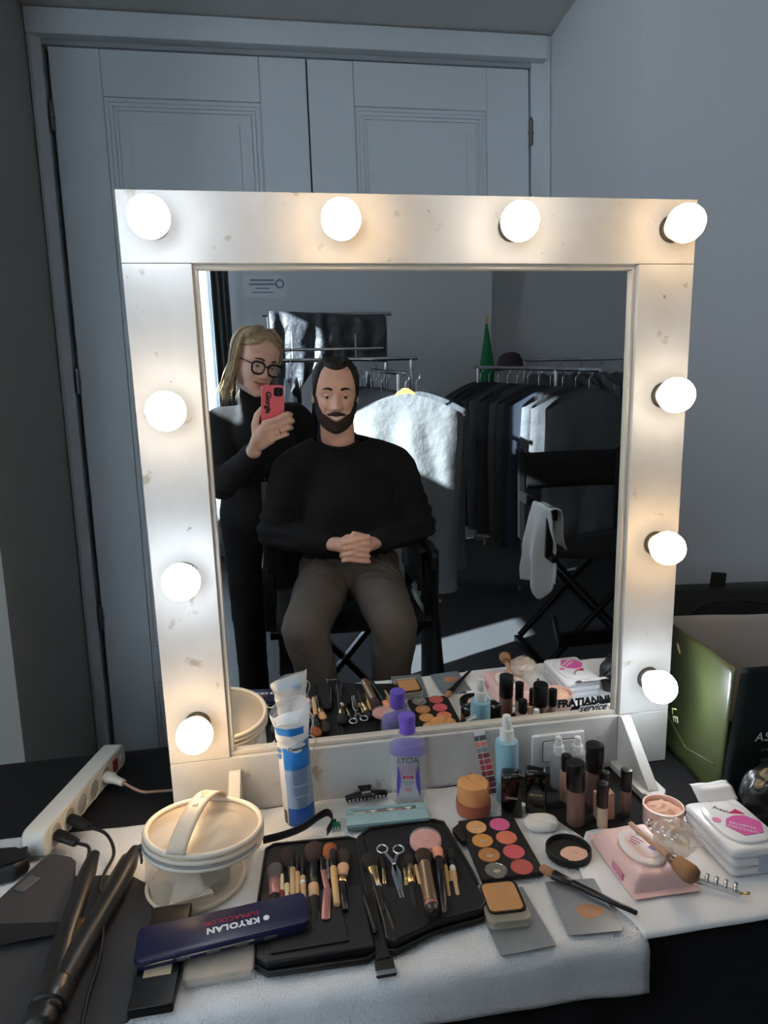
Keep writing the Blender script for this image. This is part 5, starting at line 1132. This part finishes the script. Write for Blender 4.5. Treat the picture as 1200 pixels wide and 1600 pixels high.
def person_head(name, hd, HM_, parent, skin, brow_m, eye_col, teeth):
    out = []
    for s in (-1, 1):
        e = MB(); e.sphere((s*.0310, .0700, .0015), .0118, 20, 14); o = e.build('eyeball', mat('eye_white', (214, 208, 202), .2), parent, smooth=0); o.matrix_local = HM_
        i_ = MB(); i_.lathe([(.0054, -.001), (.0050, .0012), (.001, .0018)], 20, T(s*.0310, .0808, .0005) @ RX(R(-90))); o = i_.build('iris', mat('iris_'+name, eye_col, .15), parent, smooth=0); o.matrix_local = HM_
        # lids: partial spheres
        for up in (1, -1):
            lo, hi = (.16, 1.25) if up > 0 else (-1.2, -.42)
            l = MB().grid(lambda u, v: (s*.0310+.0136*math.sin((u-.5)*2.5)*math.cos(lo+(hi-lo)*v), .0697+.0136*math.cos((u-.5)*2.5)*math.cos(lo+(hi-lo)*v), .0015+.0136*math.sin(lo+(hi-lo)*v-(.12*abs(u-.5)*2)**1)), 14, 8); o = l.build('eyelid', skin, parent, smooth=0); o.matrix_local = HM_
        lash = MB().tube([(s*.0310+.0136*math.sin((u-.5)*2.4), .0697+.0136*math.cos((u-.5)*2.4), .0015+.0022-.0012*abs(u-.5)*2) for u in [k/12 for k in range(13)]], .0007, 5); o = lash.build('lash_line', brow_m, parent, smooth=0); o.matrix_local = HM_
        bm_ = MB().tube([(s*(.014+.034*u), hd.pt(math.asin(min(.99, (.014+.034*u)/.0735)), .0235+.006*math.sin(PI*(u*.85)))[1]+.0012, .0215+.0065*math.sin(PI*(.15+u*.75))) for u in [k/10 for k in range(11)]], [.0034, .0042, .0046, .0046, .0043, .0040, .0036, .0032, .0026, .0019, .0010], 8, flat=.9); o = bm_.build('eyebrow', brow_m, parent, smooth=0); o.matrix_local = HM_
    lp = hd.shell(lambda x, y, z, a: (1 if (math.cos(a) > 0 and abs(x) < .029 and -.0105*(1-(x/.031)**2) < z-hd.mouth_z(x) < .0080*(1-(x/.031)**2)) else 0), .0006); o = lp.build('lips', mat('lips_'+name, (206, 136, 124), .4), parent, smooth=0); o.matrix_local = HM_
    if teeth:
        t = MB().grid(lambda u, v: ((u-.5)*.043, .0928-((u-.5)*2)**2*.010, hd.mouth_z((u-.5)*.043)-.0058*(1-((u-.5)*2)**2)+.0088*(1-((u-.5)*2)**4)*v), 16, 4); o = t.build('teeth', mat('teeth', (226, 218, 206), .25), parent, smooth=0); o.matrix_local = HM_
SKINM = mat('skin_warm', (236, 186, 164), .5, noise=(40, .18), col2=(214, 152, 128), sub=.06)
SKINF = mat('skin_fair', (238, 194, 174), .48, noise=(40, .14), col2=(220, 164, 142), sub=.06)
def hand_caps(m, chain, rs):
    for (a, b), (ra, rb) in zip(zip(chain, chain[1:]), zip(rs, rs[1:])): caps(m, a, ra, b, rb, 12)

# ---- seated man
MH = T(-.058, -1.115, 1.404) @ RX(R(-4)) @ RY(R(1.5)) @ RZ(R(3)) @ Matrix.Diagonal((.945, 1.0, 1.0, 1))
hd = Head(smile=1.0, nose=1.18, jaw=1.10)
hm_ = hd.mesh()
for s in (-1, 1): ear(hm_, s)
hme = hm_.mesh('h'); hme.transform(MH)
b0 = MB()
caps(b0, (-.055, -1.140, 1.34), .056, (-.052, -1.150, 1.22), .060)
caps(b0, (-.20, -1.15, 1.16), .055, (.14, -1.15, 1.155), .055); ell(b0, (-.03, -1.15, 1.02), (.165, .105, .20)); ell(b0, (-.03, -1.17, .83), (.155, .11, .14))
SL, SR, EL, ER, WL, WR = Vector((-.215, -1.15, 1.150)), Vector((.152, -1.15, 1.145)), Vector((-.282, -1.135, .945)), Vector((.226, -1.135, .940)), Vector((-.105, -.995, .932)), Vector((.050, -.995, .929))
for a, e, w in ((SL, EL, WL), (SR, ER, WR)): caps(b0, a, .050, e, .042); caps(b0, e, .042, w, .028)
HL, HR, KL, KR, AL, AR = Vector((-.110, -1.13, .775)), Vector((.050, -1.13, .775)), Vector((-.205, -.745, .748)), Vector((.062, -.745, .740)), Vector((-.120, -.775, .31)), Vector((.040, -.775, .31))
for h, k, a in ((HL, KL, AL), (HR, KR, AR)): caps(b0, h, .078, k, .055); caps(b0, k, .054, a, .036)
bodym = remesh(b0, .009, 8)
# clasped hands, fingers interlaced
hb = MB(); HC = Vector((-.028, -.945, .932))
caps(hb, WL+Vector((-.01, -.005, 0)), .027, HC+Vector((-.040, -.004, .006)), .030, sq=.8); caps(hb, WR+Vector((.01, -.005, 0)), .027, HC+Vector((.036, -.004, .000)), .030, sq=.8)
for s in (-1, 1):
    for k in range(4):
        y = .020+.004*k; z = .024-.0185*k+(.009 if s > 0 else 0)
        a = HC+Vector((s*.040, .004+.016*math.sin(k+1), z)); b1 = HC+Vector((s*.012, .030-.002*abs(k-1.5), z-.004)); c1 = HC+Vector((-s*.020, .033-.003*abs(k-1.5), z-.010)); d1 = HC+Vector((-s*.040, .022, z-.016))
        hand_caps(hb, [a, b1, c1, d1], [.0105, .0098, .0090, .0078])
    hand_caps(hb, [HC+Vector((s*.044, .004, .018)), HC+Vector((s*.024, .018, .036)), HC+Vector((-s*.004, .022, .042+.006*s))], [.0125, .0110, .0090])
handm = remesh(hb, .0032, 4, .4)
me = join_into(hme, [bodym, handm])
man = mobj('person', me, SKINM); tag(man, 'bearded man in a black sweater sitting with clasped hands', 'person')
def put(o): o.matrix_local = MH; return o
HAIRD = mat('dark_hair', (34, 27, 24), .55, bump=(260, .8, .002))
def hair_mask(x, y, z, a):
    ax = abs(x)
    line = lerp([(0, .082), (.020, .085), (.038, .092), (.050, .078), (.058, .056), (.065, .030), (.0705, -.012), (.2, -.02)])(ax)   # receding at the temples
    if y > .014: e = z-line
    elif y > -.004: e = z+.018
    else: e = z+.074
    return min(1, e*70) if e > 0 else 0
put(hd.shell(hair_mask, .0085, seed=3, rough=.35).build('hair', HAIRD, man, smooth=0))
def beard_mask(x, y, z, a):
    if math.cos(a) < -.10: return 0
    ax = abs(x); mz = hd.mouth_z(x)
    if ax < .027 and -.0100*(1-(x/.027)**2) < z-mz < .0060*(1-(x/.027)**2): return 0
    if ax < .036 and z-mz > 0:
        q = -.0440-.010*(ax/.036)**2-z; return min(1, q*130) if q > 0 else 0      # moustache
    top = lerp([(.0, -.075), (.030, -.058), (.046, -.050), (.058, -.030), (.064, -.005), (.0725, .012), (.2, .012)])(ax)
    e = top-z
    return min(1, e*55) if e > 0 else 0
put(hd.shell(beard_mask, .0026, seed=9, rough=.6).build('beard', mat('dark_beard', (58, 46, 41), .85, bump=(420, .9, .002)), man, smooth=0))
person_head('man', hd, MH, man, SKINM, HAIRD, (58, 40, 28), True)
# sweater
sw = MB()
caps(sw, (-.205, -1.15, 1.165), .062, (.145, -1.15, 1.160), .062); ell(sw, (-.03, -1.15, 1.03), (.178, .125, .200)); ell(sw, (-.03, -1.155, .925), (.188, .135, .135))
caps(sw, (-.053, -1.145, 1.245), .064, (-.053, -1.145, 1.215), .078); caps(sw, (-.075, -1.155, 1.222), .058, (-.185, -1.155, 1.175), .060); caps(sw, (-.030, -1.155, 1.222), .058, (.125, -1.155, 1.170), .060)
for a, e, w in ((SL, EL, WL), (SR, ER, WR)):
    caps(sw, a, .066, a.lerp(e, .5), .062); caps(sw, a.lerp(e, .5), .062, e, .060); caps(sw, e, .060, e.lerp(w, .55), .050); caps(sw, e.lerp(w, .55), .050, w, .037)
swm = remesh(sw, .008, 8); wrinkle(swm, .006, 9, 1, [((-.29, -1.13, .95), .16, .006, (0, 0, 150)), ((.23, -1.13, .95), .16, .006, (20, 0, 150)), ((-.03, -1.05, .86), .18, .005, (30, 0, 130))])
# open the neckline and cuffs
bm = bmesh.new(); bm.from_mesh(swm)
def cut(bm, co, no):
    r = bmesh.ops.bisect_plane(bm, geom=bm.verts[:]+bm.edges[:]+bm.faces[:], plane_co=co, plane_no=no, clear_outer=True)
cut(bm, (-.053, -1.145, 1.258), (0, .36, 1)); bm.to_mesh(swm); bm.free()
swo = mobj('sweater', swm, mat('black_knit', (20, 21, 24), .95, bump=(160, .4, .002)), man)
MB().tube([(-.053+.066*math.cos(2*PI*i/36), -1.140+.066*math.sin(2*PI*i/36), 1.254-.36*.066*math.sin(2*PI*i/36)) for i in range(37)], .006, 8, cap=False).build('collar', MATS['black_knit'], man, smooth=0)
for w, e in ((WL, EL), (WR, ER)):
    d = (w-e).normalized(); MB().tube([w-d*.010, w+d*.004, w+d*.010], [.039, .038, .034], 20, flat=.85).build('cuff', MATS['black_knit'], man, smooth=0)
# trousers
tr_ = MB(); ell(tr_, (-.03, -1.15, .795), (.182, .14, .115))
for h, k, a in ((HL, KL, AL), (HR, KR, AR)): caps(tr_, h, .094, h.lerp(k, .55), .084); caps(tr_, h.lerp(k, .55), .084, k, .068); caps(tr_, k, .068, k.lerp(a, .4), .061); caps(tr_, k.lerp(a, .4), .061, a, .055)
trm = remesh(tr_, .008, 7); wrinkle(trm, .005, 11, 4, [((-.19, -.80, .70), .15, .0035, (40, 120, 90)), ((.06, -.80, .70), .15, .0035, (-40, 120, 90)), ((-.12, -1.0, .80), .16, .006, (90, 130, 0)), ((.05, -1.0, .80), .16, .006, (-90, 130, 0))])
mobj('trousers', trm, mat('brown_denim', (98, 90, 84), .85, bump=(300, .35, .001), noise=(12, .25)), man)
for a in (AL, AR):
    sh_ = MB(); caps(sh_, a+Vector((0, -.01, -.025)), .042, a+Vector((0, .10, -.030)), .036, sq=.8); o = mobj('shoe', remesh(sh_, .006, 4), mat('black_shoe', (22, 21, 21), .4), man)

# ---- standing woman holding the phone
WHM = T(-.318, -1.375, 1.512) @ RY(R(14)) @ RZ(R(-30)) @ RX(R(-9)) @ Matrix.Diagonal((.955, .95, .955, 1))
hw = Head(smile=.75, nose=.9, jaw=.95, lips=.7)
wm_ = hw.mesh()
for s in (-1, 1): ear(wm_, s)
wme = wm_.mesh('h'); wme.transform(WHM)
w0 = MB()
caps(w0, (-.325, -1.405, 1.44), .046, (-.330, -1.450, 1.34), .050)
caps(w0, (-.47, -1.475, 1.295), .045, (-.175, -1.485, 1.305), .045); ell(w0, (-.325, -1.47, 1.16), (.145, .095, .18)); ell(w0, (-.325, -1.48, .95), (.155, .11, .16))
wSL, wEL, wWL = Vector((-.475, -1.470, 1.285)), Vector((-.455, -1.290, 1.085)), Vector((-.335, -1.165, 1.215))
wSR, wER, wWR = Vector((-.170, -1.485, 1.290)), Vector((-.130, -1.520, 1.04)), Vector((-.160, -1.480, .82))
caps(w0, wSL, .040, wEL, .034); caps(w0, wEL, .034, wWL, .024); caps(w0, wSR, .040, wER, .034); caps(w0, wER, .034, wWR, .024)
for s in (-1, 1): caps(w0, (-.325+s*.075, -1.48, .88), .078, (-.325+s*.085, -1.47, .48), .050); caps(w0, (-.325+s*.085, -1.47, .48), .048, (-.325+s*.085, -1.48, .09), .034)
wbm = remesh(w0, .009, 8)
CR, CF, CU = Vector(cr), Vector(cf), Vector(cu)
def PH(x, y, d): return CAM+CR*x+CU*y+CF*d          # the phone's own axes
hb = MB()
wr_ = PH(-.078, -.196, -.020)
palm = [PH(-.062, -.150, -.004), PH(-.046, -.118, .004)]
caps(hb, wWL, .024, wr_, .026); caps(hb, wr_, .026, palm[0], .030, sq=.75); caps(hb, palm[0], .030, palm[1], .026, sq=.75)
caps(hb, PH(-.058, -.170, -.002), .020, PH(-.030, -.150, .010), .019)
fing = [([(-.046, -.098, .008), (-.010, -.086, .0135), (.026, -.068, .0115), (.040, -.074, -.006), (.030, -.082, -.022)], .0092),
        ([(-.046, -.116, .010), (-.006, -.107, .0150), (.034, -.089, .0125), (.046, -.095, -.006), (.034, -.104, -.024)], .0094),
        ([(-.046, -.134, .010), (-.008, -.128, .0150), (.030, -.113, .0125), (.042, -.118, -.006), (.030, -.126, -.022)], .0089),
        ([(-.044, -.151, .008), (-.012, -.147, .0130), (.020, -.136, .0105), (.030, -.140, -.006), (.022, -.146, -.018)], .0080)]
for ch, r in fing: hand_caps(hb, [PH(*p) for p in ch], [r*1.12, r*1.06, r, r*.95, r*.85])
hand_caps(hb, [PH(-.070, -.148, -.010), PH(-.074, -.110, -.016), PH(-.066, -.078, -.020), PH(-.050, -.058, -.022)], [.0150, .0125, .0108, .0090])
whm = remesh(hb, .0030, 4, .4)
wme = join_into(wme, [wbm, whm])
wom = mobj('person', wme, SKINF); tag(wom, 'blonde woman in glasses and a black turtleneck photographing with a phone', 'person')
def putw(o): o.matrix_local = WHM; return o
BLOND = mat('blond_hair', (196, 174, 138), .5, noise=(50, .75), col2=(116, 98, 76), bump=(300, .7, .002))
putw(hw.shell(lambda x, y, z, a: (1 if (y < .012 and z > -.06) or (z > .092-.62*max(0, abs(x)-.012) and y < .075) else 0), .009, seed=5, rough=.3).build('scalp_hair', BLOND, wom, smooth=0))
lk = MB(); rnd = random.Random(11)
for k in range(330):
    s = 1 if rnd.random() < .5 else -1; a0 = rnd.uniform(.55, PI*.98); lay = rnd.uniform(.010, .020)
    aend = max(a0, 1.42+.22*rnd.random()) ; pts = []
    for q in range(7):
        z = .1145-.145*q/6; t = q/6
        aa = a0+(aend-a0)*smoothstep(0, .34, t); p = hw.pt(s*aa, z, lay+.004*t); pts.append((p.x+(.010 if q == 0 else 0), p.y, p.z+(.004 if q == 0 else 0)))
    last = Vector(pts[-1]); out = Vector((last.x, last.y+.02, 0)).normalized(); w = rnd.uniform(-.010, .012)
    ln = rnd.uniform(.10, .155); crv = rnd.uniform(-.012, .016)
    for q in (1, 2, 3): pts.append(tuple(last+Vector((0, 0, -ln*q/3))+out*(crv*q/3+.004*math.sin(q*2+k))+Vector((w*q/3*.6, w*q/3, 0))))
    sp_ = smooth_path(pts, 4); n_ = len(sp_)
    lk.tube(sp_, [.0034*(.6 if i < 2 else 1)*(1 if i < n_*.7 else max(.12, 1-(i-n_*.7)/(n_*.3))) for i in range(n_)], 5, flat=.6)
putw(lk.build('hair_locks', BLOND, wom, smooth=0))
person_head('woman', hw, WHM, wom, SKINF, mat('brown_brow', (96, 72, 54), .6), (66, 70, 60), False)
GLF = mat('glasses_black', (14, 14, 16), .2)
for s in (-1, 1):
    pts = [(s*.0330+.0268*math.copysign(abs(math.cos(q))**.75, math.cos(q))*(1 if math.sin(q) > 0 else .93), .0985-.004*abs(math.cos(q)), -.003+.0215*math.copysign(abs(math.sin(q))**.8, math.sin(q))+(.003*s*math.cos(q) if math.sin(q) > 0 else 0)) for q in [2*PI*i/40 for i in range(41)]]
    putw(MB().tube(pts, .0034, 8, cap=False).build('glasses_rim', GLF, wom, smooth=0))
    putw(MB().prism([(p[0], p[2]) for p in pts[:-1]], -.0004, .0004, T(0, .0975, 0) @ RX(R(90))).build('lens', mat('lens_clear', (225, 230, 235), .04, alpha=.10, spec=.6), wom))
    putw(MB().tube([(s*.057, .094, .008), (s*.070, .070, .008), (s*.0765, .030, .006), (s*.0775, -.010, .004)], .0022, 8).build('glasses_temple', GLF, wom, smooth=0))
putw(MB().tube([(-.008, .0985, .004), (0, .1000, .007), (.008, .0985, .004)], .0024, 8).build('glasses_bridge', GLF, wom, smooth=0))
# turtleneck
ws = MB()
caps(ws, (-.46, -1.475, 1.300), .054, (-.185, -1.485, 1.308), .054); ell(ws, (-.325, -1.47, 1.16), (.165, .112, .19)); ell(ws, (-.325, -1.48, .95), (.170, .120, .18))
caps(ws, (-.325, -1.412, 1.415), .056, (-.330, -1.450, 1.33), .066)
for a, e, w in ((wSL, wEL, wWL.lerp(wr_, .55)), (wSR, wER, wWR)): caps(ws, a, .056, e, .052); caps(ws, e, .052, w, .034)
wsm = remesh(ws, .008, 7); wrinkle(wsm, .006, 9, 7, [((-.455, -1.29, 1.09), .16, .007, (0, 60, 140))])
bm = bmesh.new(); bm.from_mesh(wsm); cut(bm, (-.325, -1.412, 1.447), (0, .35, 1)); bm.to_mesh(wsm); bm.free()
mobj('turtleneck', wsm, mat('charcoal_knit', (34, 34, 36), .95, bump=(140, .4, .002)), wom)
wp = MB(); ell(wp, (-.325, -1.48, .90), (.172, .122, .12))
for s in (-1, 1): caps(wp, (-.325+s*.075, -1.48, .86), .092, (-.325+s*.085, -1.47, .48), .068); caps(wp, (-.325+s*.085, -1.47, .48), .066, (-.325+s*.085, -1.48, .10), .060)
wpm = remesh(wp, .009, 6); wrinkle(wpm, .005, 10, 9); mobj('trousers', wpm, mat('black_trousers', (18, 18, 20), .9), wom)
for s in (-1, 1):
    sh_ = MB(); caps(sh_, (-.325+s*.088, -1.49, .045), .040, (-.325+s*.098, -1.37, .038), .034); mobj('shoe', remesh(sh_, .006, 4), MATS['black_shoe'], wom)
rp = [PH(*fing[2][0][1]), PH(*fing[2][0][2])]; rc0 = rp[0].lerp(rp[1], .25); rd = (rp[1]-rp[0]).normalized()
rg = MB(); fm_ = frame_to(rc0, rc0+rd); rg.tube([fm_ @ Vector((.0100*math.cos(2*PI*i/24), .0100*math.sin(2*PI*i/24), 0)) for i in range(25)], .0011, 6, cap=False)
rg.sphere(tuple(rc0+CF*.0110), .0030, 10, 6); rg.build('gold_ring', GOLD, wom, smooth=0)
# the phone
ph = thing('smartphone', 'smartphone in a coral pink case with a dark camera square', 'phone'); PM = Matrix(((CR.x, CU.x, CF.x, CAM.x), (CR.y, CU.y, CF.y, CAM.y), (CR.z, CU.z, CF.z, CAM.z), (0, 0, 0, 1))) @ T(-.0175, -.0540, -.0085)
ph.matrix_world = PM
CORAL = mat('coral_case', (250, 116, 130), .45)
MB().loft([[(x, y, z) for x, y in rrect(.0735-2*i, .1490-2*i, .0105, 6)] for i, z in ((.0012, -.0045), (0, -.003), (0, .002), (.0012, .0035))]).build('phone_case', CORAL, ph, smooth=40)
MB().prism(rrect(.068, .1435, .009, 6), -.0052, -.0046).build('screen', mat('screen_dark', (12, 12, 14), .08), ph)
cm_ = MB().prism(rrect(.0285, .0285, .007, 5), .0034, .0046, T(.0175, .0540, 0)).build('camera_module', mat('camera_black', (26, 26, 30), .2), ph, bevel=.0004)
for x, y in ((.0105, .061), (.0105, .047), (.0245, .054)):
    MB().lathe([(.0058, .0044), (.0058, .0056), (.0046, .0058), (.0044, .0050), (.001, .0050)], 20, T(x, y, 0)).build('camera_lens', mat('lens_dark', (34, 34, 40), .1, .3), cm_, smooth=40)
text_mesh('lettering', 'Giorgia', .0235, INK, ph, T(-.0150, .020, .0037) @ RZ(R(-90)) @ RX(0), .0001, bold=.0012)
